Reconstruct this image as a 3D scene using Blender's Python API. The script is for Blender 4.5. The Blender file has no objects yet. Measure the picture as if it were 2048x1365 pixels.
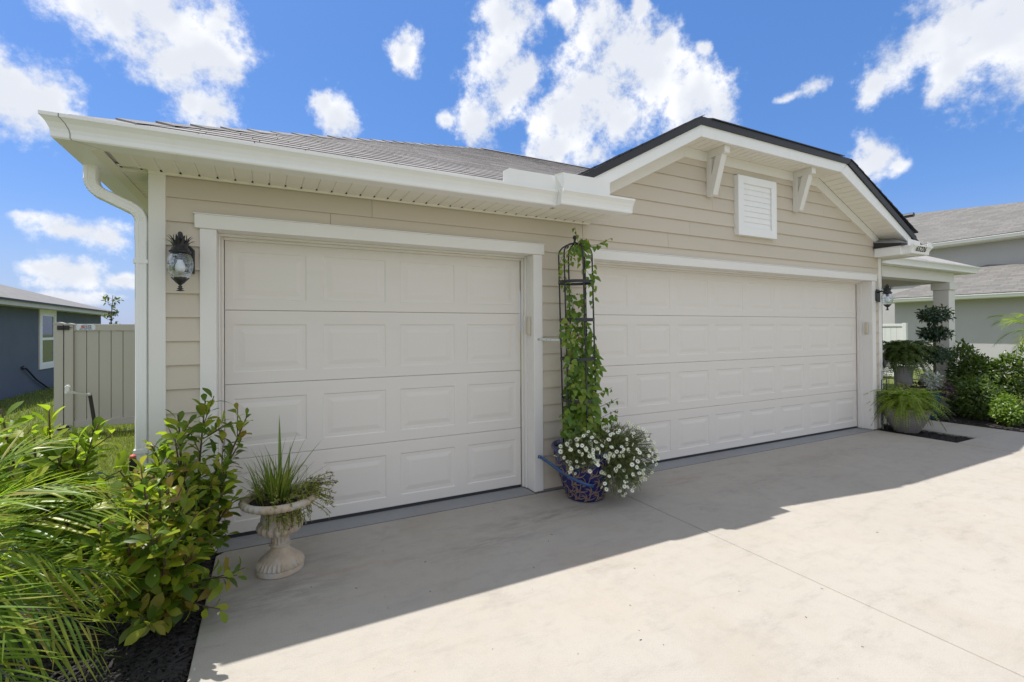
import bpy, bmesh, math, random
import numpy as np
from mathutils import Vector, Matrix
S = bpy.context.scene
C = S.collection
random.seed(11)
rng = np.random.default_rng(11)
rad = math.radians
U = random.uniform

# ------------------------------------------------------------------ camera
CAMP = Vector((0.31111, -3.72183, 1.45912))
yaw, pit, rol, foc = 0.4732, 0.00667, -0.00606, 949.267
cy_, sy_, cp_, sp_ = math.cos(yaw), math.sin(yaw), math.cos(pit), math.sin(pit)
F_ = Vector((sy_ * cp_, cy_ * cp_, sp_)); R0 = Vector((cy_, -sy_, 0)); U0 = R0.cross(F_)
R_ = math.cos(rol) * R0 + math.sin(rol) * U0; U_ = -math.sin(rol) * R0 + math.cos(rol) * U0
cam = bpy.data.cameras.new('camera'); co = bpy.data.objects.new('camera', cam); C.objects.link(co)
m = Matrix.Identity(4)
for i in range(3):
    m[i][0], m[i][1], m[i][2], m[i][3] = R_[i], U_[i], -F_[i], CAMP[i]
co.matrix_world = m
cam.sensor_width = 36; cam.lens = foc / 2048 * 36
cam.shift_x = (1024 - 1023.62) / 2048; cam.shift_y = (655.82 - 682.5) / 2048
cam.clip_start = 0.05; cam.clip_end = 3000
S.camera = co


def to_cam(x, y, z):
    d = Vector((x, y, z)) - CAMP
    w = max(d.dot(F_), 0.05)
    return 1024 + foc * d.dot(R_) / w, 655.8 - foc * d.dot(U_) / w, w


# ------------------------------------------------------------------ light, sky, exposure
SUN = Vector((-.33, .315, 1)).normalized()
S.view_settings.view_transform = 'Standard'; S.view_settings.look = 'None'
S.view_settings.exposure = 1.12; S.view_settings.gamma = 1
S.view_settings.use_curve_mapping = False
sl = bpy.data.lights.new('sun', 'SUN'); so = bpy.data.objects.new('sun', sl); C.objects.link(so)
sl.energy = 2.8; sl.angle = rad(.53); sl.color = (1, .962, .905)
so.rotation_euler = (-SUN).to_track_quat('-Z', 'Y').to_euler(); so.location = (-8, 8, 25)

world = bpy.data.worlds.new('World'); S.world = world; world.use_nodes = True
nt = world.node_tree; nt.nodes.clear()


class NT:
    """small helper to write node trees"""
    def __init__(s, t): s.t = t
    def n(s, typ, inputs=None, **kw):
        nd = s.t.nodes.new(typ)
        for k, v in kw.items(): setattr(nd, k, v)
        for k, v in (inputs or {}).items():
            if isinstance(v, bpy.types.NodeSocket): s.t.links.new(v, nd.inputs[k])
            else: nd.inputs[k].default_value = v
        return nd
    def math(s, op, a, b=0.0, clamp=False):
        nd = s.n('ShaderNodeMath', {0: a, 1: b}, operation=op, use_clamp=clamp); return nd.outputs[0]
    def vm(s, op, a, b=(0, 0, 0)):
        nd = s.n('ShaderNodeVectorMath', {0: a, 1: b}, operation=op)
        return nd.outputs['Value'] if op in ('LENGTH', 'DOT_PRODUCT', 'DISTANCE') else nd.outputs[0]
    def mix(s, f, a, b, blend='MIX'):
        nd = s.n('ShaderNodeMix', data_type='RGBA', blend_type=blend)
        for i, v in ((0, f), (6, a), (7, b)):
            if isinstance(v, bpy.types.NodeSocket): s.t.links.new(v, nd.inputs[i])
            else: nd.inputs[i].default_value = v if i == 0 else (*v[:3], 1)
        return nd.outputs[2]
    def ss(s, v, lo, hi, a=0.0, b=1.0):
        nd = s.n('ShaderNodeMapRange', {0: v, 1: lo, 2: hi, 3: a, 4: b}, interpolation_type='SMOOTHSTEP'); return nd.outputs[0]
    def noise(s, vec, scale, detail=4, rough=.55, lac=2.0, dist=0.0):
        nd = s.n('ShaderNodeTexNoise', {'Vector': vec, 'Scale': scale, 'Detail': detail, 'Roughness': rough, 'Lacunarity': lac, 'Distortion': dist})
        return nd.outputs[0]


W = NT(nt)
geo = W.n('ShaderNodeTexCoord')
dirv = W.vm('NORMALIZE', geo.outputs['Generated'])
sky = W.n('ShaderNodeTexSky', sky_type='NISHITA', sun_disc=False, sun_elevation=math.asin(SUN.z),
          sun_rotation=math.atan2(SUN.x, SUN.y), altitude=10, air_density=1.0, dust_density=.6, ozone_density=2.5)
hs = W.n('ShaderNodeHueSaturation', {'Hue': .497, 'Saturation': 1.38, 'Value': 1.0, 'Color': sky.outputs[0]})
# clouds: (pixel x, pixel y of the direction they were seen in, radius, vertical squash)
CL = [(330, 40, 130, 1), (240, 20, 110, 1.2), (415, 105, 80, 1), (350, 150, 55, 1), (170, 20, 90, 1.4), (440, 45, 60, 1),
      (30, 190, 95, 1), (95, 210, 60, 1), (-40, 150, 90, 1), (420, 225, 52, 1.1), (390, 215, 36, 1), (675, 240, 48, 1.1), (650, 215, 30, 1),
      (818, 112, 36, .8), (1010, 50, 62, .9), (1000, 120, 62, .9), (1030, 180, 70, .9), (965, 248, 52, 1.2), (1250, 105, 75, 1),
      (1185, 180, 92, 1), (1300, 165, 92, 1), (1385, 205, 78, 1.1), (1440, 228, 40, 1.1), (1250, 235, 72, 1.2), (1125, 225, 85, 1.1),
      (1100, 298, 68, 1.4), (1180, 308, 45, 1.2), (1195, 38, 55, 1.1), (1130, 28, 32, 1), (1275, 10, 30, 1), (1920, 55, 112, 1.1),
      (1985, 100, 110, 1.1), (1845, 95, 62, 1), (2040, 30, 120, 1), (1905, 155, 56, 1), (1872, 190, 30, 1), (2070, 90, 130, 1.1),
      (1758, 172, 50, 1.1), (1740, 206, 26, 1), (1750, 318, 50, 1), (1790, 330, 30, 1.2), (1732, 300, 30, 1), (1615, 175, 34, 1.6),
      (1575, 192, 24, 2), (110, 462, 52, 1.7), (55, 448, 36, 2.2), (215, 482, 54, 1.6), (140, 545, 74, 2.4), (70, 530, 44, 2.4),
      (240, 560, 44, 2.4), (120, 598, 70, 4), (900, 235, 30, 1.5), (1325, 95, 45, 1.2), (1400, 100, 24, 1.5)]
blobs = []
for px, py, r, sq in CL:
    d = (F_ * foc + R_ * (px - 1023.6) - U_ * (py - 655.8)); L = d.length; d.normalize()
    blobs.append((d, r / L, sq))
wob = W.n('ShaderNodeTexNoise', {'Vector': dirv, 'Scale': 9.0, 'Detail': 3.0, 'Roughness': .5})
wv = W.vm('MULTIPLY', W.vm('SUBTRACT', wob.outputs['Color'], (.5, .5, .5)), (.07, .07, .05))
dw = W.vm('ADD', dirv, wv)
field = None
for d, r, sq in blobs:
    v = W.vm('MULTIPLY', W.vm('SUBTRACT', dw, tuple(d)), (1 / r, 1 / r, sq / r))
    a = W.math('SUBTRACT', 1.0, W.vm('LENGTH', v))
    field = a if field is None else W.n('ShaderNodeMath', {0: field, 1: a, 2: .35}, operation='SMOOTH_MAX').outputs[0]
# cloud over the unseen rest of the sky, made heavier to fill the shade
n0 = W.noise(W.vm('MULTIPLY', dirv, (1, 1, 1.5)), 2.7, 3, .5)
away = W.ss(W.vm('DOT_PRODUCT', dirv, tuple(F_)), .30, .62, 0.0, 4.0)
rest = W.math('SUBTRACT', W.math('MULTIPLY', W.math('SUBTRACT', n0, .35), 3.6), away)
field = W.n('ShaderNodeMath', {0: field, 1: rest, 2: .2}, operation='SMOOTH_MAX').outputs[0]
n1 = W.noise(dirv, 19.0, 11, .64)
n3 = W.noise(dirv, 62.0, 6, .6)
dens = W.math('ADD', W.math('ADD', field, W.math('MULTIPLY', W.math('SUBTRACT', n1, .52), 2.3)), W.math('MULTIPLY', W.math('SUBTRACT', n3, .52), .7))
cover = W.math('POWER', W.ss(dens, -.26, .60), 1.2)
off = W.vm('ADD', dirv, tuple(SUN * .05))
n4 = W.noise(dirv, 9.0, 5, .5)
n2 = W.noise(off, 9.0, 3, .5)
lit = W.ss(W.math('ADD', W.math('SUBTRACT', n4, n2), W.math('MULTIPLY', field, -.30)), -.26, .14)
ccol = W.mix(lit, (4.1, 4.3, 4.7), (5.45, 5.5, 5.6))
sep = W.n('ShaderNodeSeparateXYZ', {0: dirv})
hz = W.ss(sep.outputs[2], 0.0, .24, 1.0, 0.0)
skyc = W.mix(W.math('MULTIPLY', hz, .62), W.mix(.5, W.mix(1.0, hs.outputs[0], (1.02, .82, .92), 'MULTIPLY'), (.88, 1.68, 3.75)), (1.85, 2.7, 4.1))
col = W.mix(W.math('MULTIPLY', cover, W.ss(sep.outputs[2], -.02, .06)), skyc, ccol)
bg = W.n('ShaderNodeBackground', {'Color': col, 'Strength': .09})
out = W.n('ShaderNodeOutputWorld'); nt.links.new(bg.outputs[0], out.inputs[0])
world.cycles.sampling_method = 'MANUAL'; world.cycles.sample_map_resolution = 512

# ------------------------------------------------------------------ helpers


class MB:
    def __init__(s): s.v = []; s.f = []; s.mi = []
    def add(s, vs, fs, mi=0):
        b = len(s.v); s.v += [tuple(v) for v in vs]; s.f += [tuple(i + b for i in f) for f in fs]; s.mi += [mi] * len(fs); return s
    def box(s, x0, x1, y0, y1, z0, z1, mi=0):
        return s.hexa([(x0, y0, z0), (x1, y0, z0), (x1, y1, z0), (x0, y1, z0), (x0, y0, z1), (x1, y0, z1), (x1, y1, z1), (x0, y1, z1)], mi)
    def hexa(s, p, mi=0):
        return s.add(p, [(0, 3, 2, 1), (4, 5, 6, 7), (0, 1, 5, 4), (1, 2, 6, 5), (2, 3, 7, 6), (3, 0, 4, 7)], mi)
    def prism(s, poly, vec, mi=0):
        """poly: list of 3D points; extruded by vec"""
        n = len(poly); vec = Vector(vec); q = [Vector(p) + vec for p in poly]
        nrm = sum(((Vector(poly[i]) - Vector(poly[0])).cross(Vector(poly[(i + 1) % n]) - Vector(poly[0])) for i in range(1, n - 1)), Vector())
        a, b = list(range(n)), list(range(n, 2 * n))
        if nrm.dot(vec) > 0: fs = [tuple(a[::-1]), tuple(b)] + [(i, (i + 1) % n, (i + 1) % n + n, i + n) for i in range(n)]
        else: fs = [tuple(a), tuple(b[::-1])] + [(i, i + n, (i + 1) % n + n, (i + 1) % n) for i in range(n)]
        return s.add(list(poly) + q, fs, mi)
    def tube(s, path, r, n=8, mi=0, cap=True, sx=1, sy=1, ref=None):
        path = [Vector(p) for p in path]; k = len(path); rs = r if isinstance(r, (list, tuple)) else [r] * k
        b = len(s.v); prev = None
        for i, p in enumerate(path):
            t = (path[min(i + 1, k - 1)] - path[max(i - 1, 0)]).normalized()
            if prev is None:
                up = Vector(ref) if ref else (Vector((0, 0, 1)) if abs(t.z) < .9 else Vector((0, 1, 0)))
            else: up = prev
            a = t.cross(up).normalized(); c = a.cross(t).normalized(); prev = c
            for j in range(n):
                th = 2 * math.pi * j / n
                s.v.append(tuple(p + a * (math.cos(th) * rs[i] * sx) + c * (math.sin(th) * rs[i] * sy)))
        for i in range(k - 1):
            for j in range(n):
                s.f.append((b + i * n + j, b + i * n + (j + 1) % n, b + (i + 1) * n + (j + 1) % n, b + (i + 1) * n + j)); s.mi.append(mi)
        if cap:
            s.f.append(tuple(b + j for j in range(n))[::-1]); s.mi.append(mi)
            s.f.append(tuple(b + (k - 1) * n + j for j in range(n))); s.mi.append(mi)
        return s
    def lathe(s, prof, c=(0, 0, 0), n=32, fn=None, mi=0, capb=True, capt=False):
        b = len(s.v)
        for i, (r, z) in enumerate(prof):
            for j in range(n):
                th = 2 * math.pi * j / n; q = r * (fn(th, z) if fn else 1)
                s.v.append((c[0] + q * math.cos(th), c[1] + q * math.sin(th), c[2] + z))
        for i in range(len(prof) - 1):
            for j in range(n):
                s.f.append((b + i * n + j, b + i * n + (j + 1) % n, b + (i + 1) * n + (j + 1) % n, b + (i + 1) * n + j)); s.mi.append(mi)
        if capb: s.f.append(tuple(b + j for j in range(n))[::-1]); s.mi.append(mi)
        if capt: k = len(prof) - 1; s.f.append(tuple(b + k * n + j for j in range(n))); s.mi.append(mi)
        return s
    def mesh(s, name, mats, smooth=False):
        me = bpy.data.meshes.new(name); me.from_pydata(s.v, [], s.f)
        for mm in (mats if isinstance(mats, (list, tuple)) else [mats]): me.materials.append(mm)
        if len(set(s.mi)) > 1: me.polygons.foreach_set('material_index', s.mi)
        if smooth: me.polygons.foreach_set('use_smooth', [True] * len(s.f))
        me.update(); return me
    def obj(s, name, mat, parent=None, smooth=False, bevel=0, seg=2, auto=None):
        o = link(name, s.mesh(name, mat, smooth or auto is not None), parent)
        if auto is not None: sharp(o.data, auto)
        if bevel:
            md = o.modifiers.new('bevel', 'BEVEL'); md.width = bevel; md.segments = seg; md.limit_method = 'ANGLE'; md.angle_limit = rad(40)
            md.harden_normals = False
        return o


def sharp(me, ang):
    bm = bmesh.new(); bm.from_mesh(me)
    for e in bm.edges:
        if len(e.link_faces) == 2 and e.calc_face_angle(0) > rad(ang): e.smooth = False
    bm.to_mesh(me); bm.free()


def link(name, me, parent=None):
    o = bpy.data.objects.new(name, me); C.objects.link(o)
    if parent: attach(o, parent)
    return o


def attach(o, parent):
    o.parent = parent
    top = parent
    while top.parent: top = top.parent
    if parent is top: o.matrix_parent_inverse = Matrix.LocRotScale(top.location, top.rotation_euler, top.scale).inverted()


def tag(o, label=None, cat=None, group=None, kind=None):
    if label: o['label'] = label
    if cat: o['category'] = cat
    if group: o['group'] = group
    if kind: o['kind'] = kind
    return o


def thing(name, label, cat, loc=(0, 0, 0), group=None):
    o = bpy.data.objects.new(name, None); C.objects.link(o); o.location = loc; o.empty_display_size = .1
    return tag(o, label, cat, group)


def copy_tree(o, parent=None):
    c = o.copy(); C.objects.link(c)
    if parent: c.parent = parent; c.matrix_parent_inverse = o.matrix_parent_inverse.copy()
    for ch in list(o.children): copy_tree(ch, c)
    return c


# ------------------------------------------------------------------ materials
MATS = {}


def mat(name, col, rough=.6, var=.06, vs=2.5, bump=0.0, bs=120.0, spec=.5, metal=0.0, orand=0.0, stain=None, stretch=None, dist=.004):
    """one principled surface: base colour with soft tonal variation, fine relief, optional stains"""
    if name in MATS: return MATS[name]
    M = bpy.data.materials.new(name); M.use_nodes = True; t = M.node_tree; b = t.nodes['Principled BSDF']; N = NT(t)
    tc = N.n('ShaderNodeTexCoord').outputs['Object']
    vec = N.vm('MULTIPLY', tc, stretch) if stretch else tc
    nz = N.noise(vec, vs, 6, .6)
    c = N.mix(nz, tuple(x * (1 - var * 2) for x in col), tuple(min(1, x * (1 + var * 2)) for x in col))
    if orand:
        oi = N.n('ShaderNodeObjectInfo').outputs['Random']
        c = N.mix(1.0, c, N.n('ShaderNodeCombineColor', {0: N.math('ADD', 1 - orand, N.math('MULTIPLY', oi, 2 * orand)), 1: N.math('ADD', 1 - orand, N.math('MULTIPLY', oi, 2 * orand)), 2: N.math('ADD', 1 - orand, N.math('MULTIPLY', oi, 2 * orand))}).outputs[0], 'MULTIPLY')
    if stain:
        sc, lo, hi, amt, scol = stain
        c = N.mix(N.math('MULTIPLY', N.ss(N.noise(vec, sc, 5, .6), lo, hi), amt), c, scol)
    t.links.new(c, b.inputs['Base Color'])
    b.inputs['Roughness'].default_value = rough; b.inputs['Metallic'].default_value = metal; b.inputs['Specular IOR Level'].default_value = spec
    if bump:
        bn = N.n('ShaderNodeBump', {'Height': N.noise(vec, bs, 4, .6), 'Strength': bump, 'Distance': dist}); t.links.new(bn.outputs[0], b.inputs['Normal'])
    MATS[name] = M; return M


def leafmat(name, cols, trans=.35, rough=.38, vein=True, sat=1.0, spec=.45):
    """leaf: colours picked per leaf, a little light passing through"""
    M = bpy.data.materials.new(name); M.use_nodes = True; t = M.node_tree; t.nodes.clear(); N = NT(t)
    oi = N.n('ShaderNodeObjectInfo').outputs['Random']; ge = N.n('ShaderNodeNewGeometry')
    r = N.math('FRACT', N.math('ADD', oi, N.math('MULTIPLY', ge.outputs['Random Per Island'], 1.37)))
    rp = N.n('ShaderNodeValToRGB', {0: r}); e = rp.color_ramp.elements
    for i, cc in enumerate(cols):
        p = i / max(1, len(cols) - 1)
        el = e[i] if i < 2 else e.new(p)
        el.position = p; el.color = (*cc, 1)
    if len(cols) == 1: e[1].color = (*cols[0], 1)
    tc = N.n('ShaderNodeTexCoord').outputs['Object']
    c = N.mix(.5, rp.outputs[0], N.mix(N.noise(tc, 30, 3), (.35, .35, .35), (.65, .65, .65)), 'OVERLAY')
    c = N.mix(N.math('MULTIPLY', ge.outputs['Backfacing'], .35), c, (.2, .25, .06))
    b = N.n('ShaderNodeBsdfPrincipled', {'Base Color': c, 'Roughness': rough, 'Specular IOR Level': spec})
    tl = N.n('ShaderNodeBsdfTranslucent', {'Color': N.mix(1.0, c, (1.6, 1.9, .55), 'MULTIPLY')})
    mx = N.n('ShaderNodeMixShader', {0: trans, 1: b.outputs[0], 2: tl.outputs[0]})
    o = N.n('ShaderNodeOutputMaterial'); t.links.new(mx.outputs[0], o.inputs[0])
    return M


SIDING = mat('siding_paint', (.595, .525, .43), .62, .03, 1.2, .25, 90, orand=.025, stretch=(.3, 1, 2.0), stain=(.9, .55, .8, .25, (.42, .36, .29)))
TRIM = mat('trim_paint', (.79, .765, .725), .5, .025, 2.0, .12, 60, stain=(2.2, .6, .85, .22, (.6, .56, .49)))
WHITE = mat('white_aluminium', (.86, .855, .84), .38, .02, 2.0, .03, 30, stain=(3.0, .58, .8, .22, (.70, .67, .58)), stretch=(3, 1, .5))
SOFFIT = mat('soffit_vinyl', (.83, .795, .72), .5, .02, 2.0)
DOORP = mat('door_steel', (.755, .71, .65), .48, .022, 1.0, .22, 120, stretch=(.3, 1, 3.5), stain=(1.6, .5, .8, .3, (.66, .61, .54)))
BLACKP = mat('black_metal', (.022, .022, .026), .42, .1, 8, .2, 60)
DARK = mat('dark_gap', (.02, .018, .016), .9)
DRIP = mat('black_edge', (.022, .022, .026), .5, .15, 6, .3, 60)
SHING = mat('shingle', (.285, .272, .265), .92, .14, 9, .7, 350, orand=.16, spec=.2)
SHEDGE = mat('shingle_edge', (.085, .078, .072), .95, .2, 20)  # dark asphalt butt edge, with the shadow line between courses painted in
FARSH = mat('far_shingle', (.205, .20, .195), .92, .2, 5, 0, spec=.2)
STUC_B = mat('blue_stucco', (.125, .145, .18), .9, .08, 1.5, .8, 140, spec=.2, stain=(.8, .5, .75, .3, (.11, .135, .18)))
STUC_G = mat('grey_stucco', (.47, .46, .45), .9, .03, 1.5, .5, 80, spec=.2)
VINYL = mat('tan_vinyl', (.50, .475, .42), .45, .02, 2)
VINYLW = mat('white_vinyl', (.72, .74, .70), .45, .02, 2)
SOIL = mat('soil', (.03, .023, .018), .95, .25, 20, 1, 60, dist=.02)
MULCHM = mat('mulch_chips', (.022, .019, .018), .8, .3, 30, .5, 90, orand=0)
SEAL = mat('rubber_seal', (.03, .03, .032), .6)
SILVER = mat('galvanised', (.6, .6, .6), .35, .08, 20, metal=.9)
BEIGEP = mat('beige_plastic', (.58, .53, .42), .5)
BLUEP = mat('blue_strap', (.035, .10, .25), .5)
GLASSW = mat('window_glass', (.05, .06, .07), .04, .1, 3, spec=.8)
WHITEP = mat('white_plastic', (.8, .8, .78), .35)
REDP = mat('red_print', (.6, .14, .12), .5)
NAVY = mat('navy_print', (.03, .05, .13), .5)
BLUEH = mat('light_blue', (.08, .2, .4), .5)
SIGNW = mat('sign_white', (.72, .76, .82), .4)
BARK = mat('bark', (.085, .06, .042), .9, .2, 30, .8, 60)
BRANCH = mat('twig', (.10, .062, .038), .85, .15, 40)
BULB = mat('bulb_white', (.85, .85, .85), .3)
TERRA = mat('grey_planter', (.25, .23, .22), .75, .08, 8, .4, 60)
TEAL = mat('teal_glaze', (.02, .07, .10), .25)


def concrete(name, col, streak=1.0, edge=None):
    M = bpy.data.materials.new(name); M.use_nodes = True; t = M.node_tree; b = t.nodes['Principled BSDF']; N = NT(t)
    tc = N.n('ShaderNodeTexCoord').outputs['Object']
    c = N.mix(N.noise(tc, .7, 5, .6), tuple(x * .90 for x in col), tuple(min(1, x * 1.08) for x in col))
    c = N.mix(N.math('MULTIPLY', N.ss(N.noise(tc, 1.1, 6, .62, dist=.6), .5, .75), .38 * streak), c, (col[0] * .84, col[1] * .76, col[2] * .66))
    rot = N.n('ShaderNodeMapping', {'Vector': tc, 'Rotation': (0, 0, rad(-4)), 'Scale': (1.0, 3.2, 1)}).outputs[0]
    c = N.mix(N.math('MULTIPLY', N.ss(N.noise(rot, 2.3, 10, .76), .50, .80), .62 * streak), c, tuple(x * .55 for x in col))
    c = N.mix(N.math('MULTIPLY', N.ss(N.noise(tc, 2.7, 9, .74), .52, .78), .5 * streak), c, tuple(x * .66 for x in col))
    c = N.mix(N.math('MULTIPLY', N.ss(N.noise(N.vm('ADD', tc, (31, 7, 0)), .45, 6, .65), .56, .72), .30 * streak), c, (col[0] * 1.0, col[1] * .89, col[2] * .78))
    # stains with a shape of their own: tyre grime before the doors, rust and leaf tannin; the first patch also paints in foliage shade
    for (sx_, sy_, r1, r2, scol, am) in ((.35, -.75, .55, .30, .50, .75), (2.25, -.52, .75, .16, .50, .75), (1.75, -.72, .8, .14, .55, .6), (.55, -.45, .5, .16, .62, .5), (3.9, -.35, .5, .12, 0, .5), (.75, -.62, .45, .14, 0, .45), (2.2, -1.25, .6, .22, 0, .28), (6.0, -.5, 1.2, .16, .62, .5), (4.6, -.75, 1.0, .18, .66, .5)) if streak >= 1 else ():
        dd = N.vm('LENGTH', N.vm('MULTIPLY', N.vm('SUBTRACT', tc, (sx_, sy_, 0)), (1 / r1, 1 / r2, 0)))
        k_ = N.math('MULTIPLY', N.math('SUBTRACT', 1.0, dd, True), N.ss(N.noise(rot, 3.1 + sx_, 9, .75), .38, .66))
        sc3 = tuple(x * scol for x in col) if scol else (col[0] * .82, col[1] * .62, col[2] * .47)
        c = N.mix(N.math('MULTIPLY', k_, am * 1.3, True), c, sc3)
    vo = N.n('ShaderNodeTexVoronoi', {'Vector': tc, 'Scale': 9.0, 'Randomness': 1.0}, feature='F1')
    pit = N.ss(vo.outputs[0], .012, .075, 1.0, 0.0)
    pit = N.math('MULTIPLY', pit, N.ss(N.noise(tc, 4.3, 2), .52, .62))
    c = N.mix(N.math('MULTIPLY', pit, .75), c, tuple(x * .35 for x in col))
    c = N.mix(N.math('MULTIPLY', N.ss(N.noise(tc, 9, 8, .75), .45, .72), .30), c, tuple(x * .72 for x in col))
    c = N.mix(N.math('MULTIPLY', N.math('SUBTRACT', N.noise(tc, 170, 4, .75), .46), 1.6, True), c, tuple(x * .55 for x in col))
    t.links.new(c, b.inputs['Base Color']); b.inputs['Roughness'].default_value = .88; b.inputs['Specular IOR Level'].default_value = .25
    h = N.math('ADD', N.noise(tc, 190, 4, .7), N.math('MULTIPLY', N.noise(rot, 40, 3, .6), .6))
    bn = N.n('ShaderNodeBump', {'Height': h, 'Strength': .45, 'Distance': .003}); t.links.new(bn.outputs[0], b.inputs['Normal'])
    return M


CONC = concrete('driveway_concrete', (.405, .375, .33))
APRON = concrete('threshold_concrete', (.30, .305, .31), .6)

# ------------------------------------------------------------------ ground
def smooth01(a): a = max(0, min(1, a)); return a * a * (3 - 2 * a)


def gz(x, y):
    return -.055 - .12 * smooth01((-1.8 - x) / 3.2) * smooth01((y - 4) / 6)


LAWNM = mat('lawn_soil', (.12, .145, .045), .95, .3, 14, .8, 90, spec=.1, dist=.02)
xs = sorted(set([-900, -300, -100, -40, -20] + [round(-12 + .6 * i, 2) for i in range(70)] + [40, 100, 300, 900]))
ys = sorted(set([-900, -300, -100, -40, -20] + [round(-12 + .8 * i, 2) for i in range(55)] + [45, 100, 300, 900]))
b = MB(); b.v = [(x, y, gz(x, y)) for y in ys for x in xs]; nx = len(xs)
b.add([], []); b.f = [(j * nx + i, j * nx + i + 1, (j + 1) * nx + i + 1, (j + 1) * nx + i) for j in range(len(ys) - 1) for i in range(nx - 1)]; b.mi = [0] * len(b.f)
tag(b.obj('ground', LAWNM, smooth=True), kind='structure')

# mulch beds: dark soil sheets
b = MB(); b.add([(-1.9, -3.2, -.03), (-.004, -3.2, -.03), (-.004, .0, -.025), (-.37, .0, -.025), (-.37, 1.6, -.03), (-1.9, 1.6, -.03)], [(0, 1, 2, 3, 4, 5)])
tag(b.obj('mulch_bed', SOIL), kind='structure')
b = MB(); b.add([(8.108, -.905, -.03), (8.69, -.905, -.03), (8.69, 2.2, -.03), (8.108, 2.2, -.03)], [(0, 1, 2, 3)])
b.add([(9.665, -1.6, -.028), (13.2, -2.2, -.028), (13.2, .4, -.028), (9.665, .4, -.028)], [(0, 1, 2, 3)])
tag(b.obj('mulch_bed', SOIL), kind='structure')

drive = thing('driveway', 'pale cream concrete driveway with a saw cut joint running to the garage', 'driveway', (4, -4, 0)); drive['kind'] = 'structure'
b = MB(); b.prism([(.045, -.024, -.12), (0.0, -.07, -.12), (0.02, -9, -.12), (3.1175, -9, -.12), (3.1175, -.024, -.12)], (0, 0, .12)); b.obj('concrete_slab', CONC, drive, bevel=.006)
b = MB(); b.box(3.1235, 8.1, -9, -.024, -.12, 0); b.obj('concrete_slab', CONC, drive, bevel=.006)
b = MB(); b.box(-.1, 8.3, -.0235, -.0085, -.1, -.006); b.obj('expansion_joint', DARK, drive)
walk = thing('walkway', 'grey concrete walkway leading past the porch planters', 'walkway', (9.2, 0, 0)); walk['kind'] = 'structure'
for x0, x1, y0, y1 in ((8.108, 9.66, -9, -.912), (8.69, 9.66, -.904, 1.3), (8.69, 9.66, 1.306, 3.2)):
    b = MB(); b.box(x0, x1, y0, y1, -.1, .001); b.obj('concrete_slab', CONC, walk, bevel=.005)

# ------------------------------------------------------------------ the house
house = thing('house', 'beige lap siding house front with white gutters and two cream garage doors', 'house', (4, 2, 0))
W1, A2, B2, HB, HT = 2.44, 3.114, 8.063, 2.15, 2.242
LX, RX = -.368, 8.33
G1 = lambda x: 3.45 - .54 * (4.28 - x)          # underside line of the left rake
G2 = lambda x: 3.45 - .46 * (x - 6.79)          # and of the right rake
b = MB()                                        # structural walls behind the siding
for x0, x1, z0, z1 in ((LX + .01, -.022, -.05, 2.49), (W1 + .022, A2 - .022, -.05, 2.49), (B2 + .022, RX - .01, -.05, 2.49), (LX + .01, RX - .01, HB + .022, 2.49)):
    b.box(x0, x1, .03, .26, z0, z1) if z0 < 0 else b.box(x0, x1, .03, .262, z0, z1)
b.prism([(2.9, .03, 2.49), (8.3, .03, 2.49), (8.3, .03, G2(8.3)), (6.79, .03, 3.45), (4.28, .03, 3.45), (2.9, .03, G1(2.9))], (0, .2, 0))
b.box(LX + .01, LX + .2, .262, 9, -.05, 2.6); b.box(RX - .2, RX - .01, .262, 6, -.05, 2.6)
b.obj('wall', SIDING, house)
b = MB(); b.box(RX - .012, RX, .0, 6, -.05, 2.6); b.obj('side_wall', SIDING, house)

# lap siding, one board at a time
PIT = .1556
def board(x0, x1, z0, z1, xt0=None, xt1=None):
    xt0 = x0 if xt0 is None else xt0; xt1 = x1 if xt1 is None else xt1
    if x1 - x0 < .012: return
    f = (z1 - z0) / (PIT + .012); ya, yb = .005, .005 + .015 * f
    bb = MB(); bb.hexa([(x0, ya, z0), (x1, ya, z0), (x1, ya + .011, z0), (x0, ya + .011, z0), (xt0, yb, z1), (xt1, yb, z1), (xt1, yb + .01, z1), (xt0, yb + .01, z1)])
    bb.obj('siding_board', SIDING, house)

joints = {15: [1.02, 4.1], 14: [.72], 16: [4.42], 17: [5.55, 3.6], 18: [4.78], 19: [4.9, 6.9], 20: [5.7], 21: [5.9]}
for k in range(0, 22):
    z0 = .005 + PIT * k if k else .015; z1 = .005 + PIT * (k + 1) + .012
    if z0 < 2.45:
        zt = min(z1, 2.485) if k >= 15 else z1
        if z0 < HB + .03: spans = [(LX + .06, -.05), (W1 + .05, A2 - .05), (B2 + .05, RX - .06)]
        else: spans = [(LX + .06, RX - .06)]
        if k >= 15: spans = [(LX + .06, 2.99), (2.992, RX - .06)]
        for a, c in spans:
            cuts = [a] + [j for j in sorted(joints.get(k, [])) if a < j < c] + [c]
            for i in range(len(cuts) - 1):
                left = cuts[i] < 2.9
                board(cuts[i] + .0013, cuts[i + 1] - .0013, z0, zt if left else z1)
    else:
        zt = min(z1, 3.44)
        xl = lambda z: max(2.995, 4.28 - (3.45 - z) / .54); xr = lambda z: min(RX - .06, 6.79 + (3.45 - z) / .46)
        cuts = [None] + [j for j in sorted(joints.get(k, [])) if xl(z0) + .2 < j < xr(zt) - .2] + [None]
        for i in range(len(cuts) - 1):
            board(xl(z0) if cuts[i] is None else cuts[i] + .0008, xr(z0) if cuts[i + 1] is None else cuts[i + 1] - .0008, z0, zt,
                  xl(zt) if cuts[i] is None else None, xr(zt) if cuts[i + 1] is None else None)
for xa, xb in ((LX + .06, -.05), (W1 + .05, A2 - .05), (B2 + .05, RX - .06)): b = MB(); b.box(xa, xb, .012, .03, -.02, .02); b.obj('foundation', TERRA, house)

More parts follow.
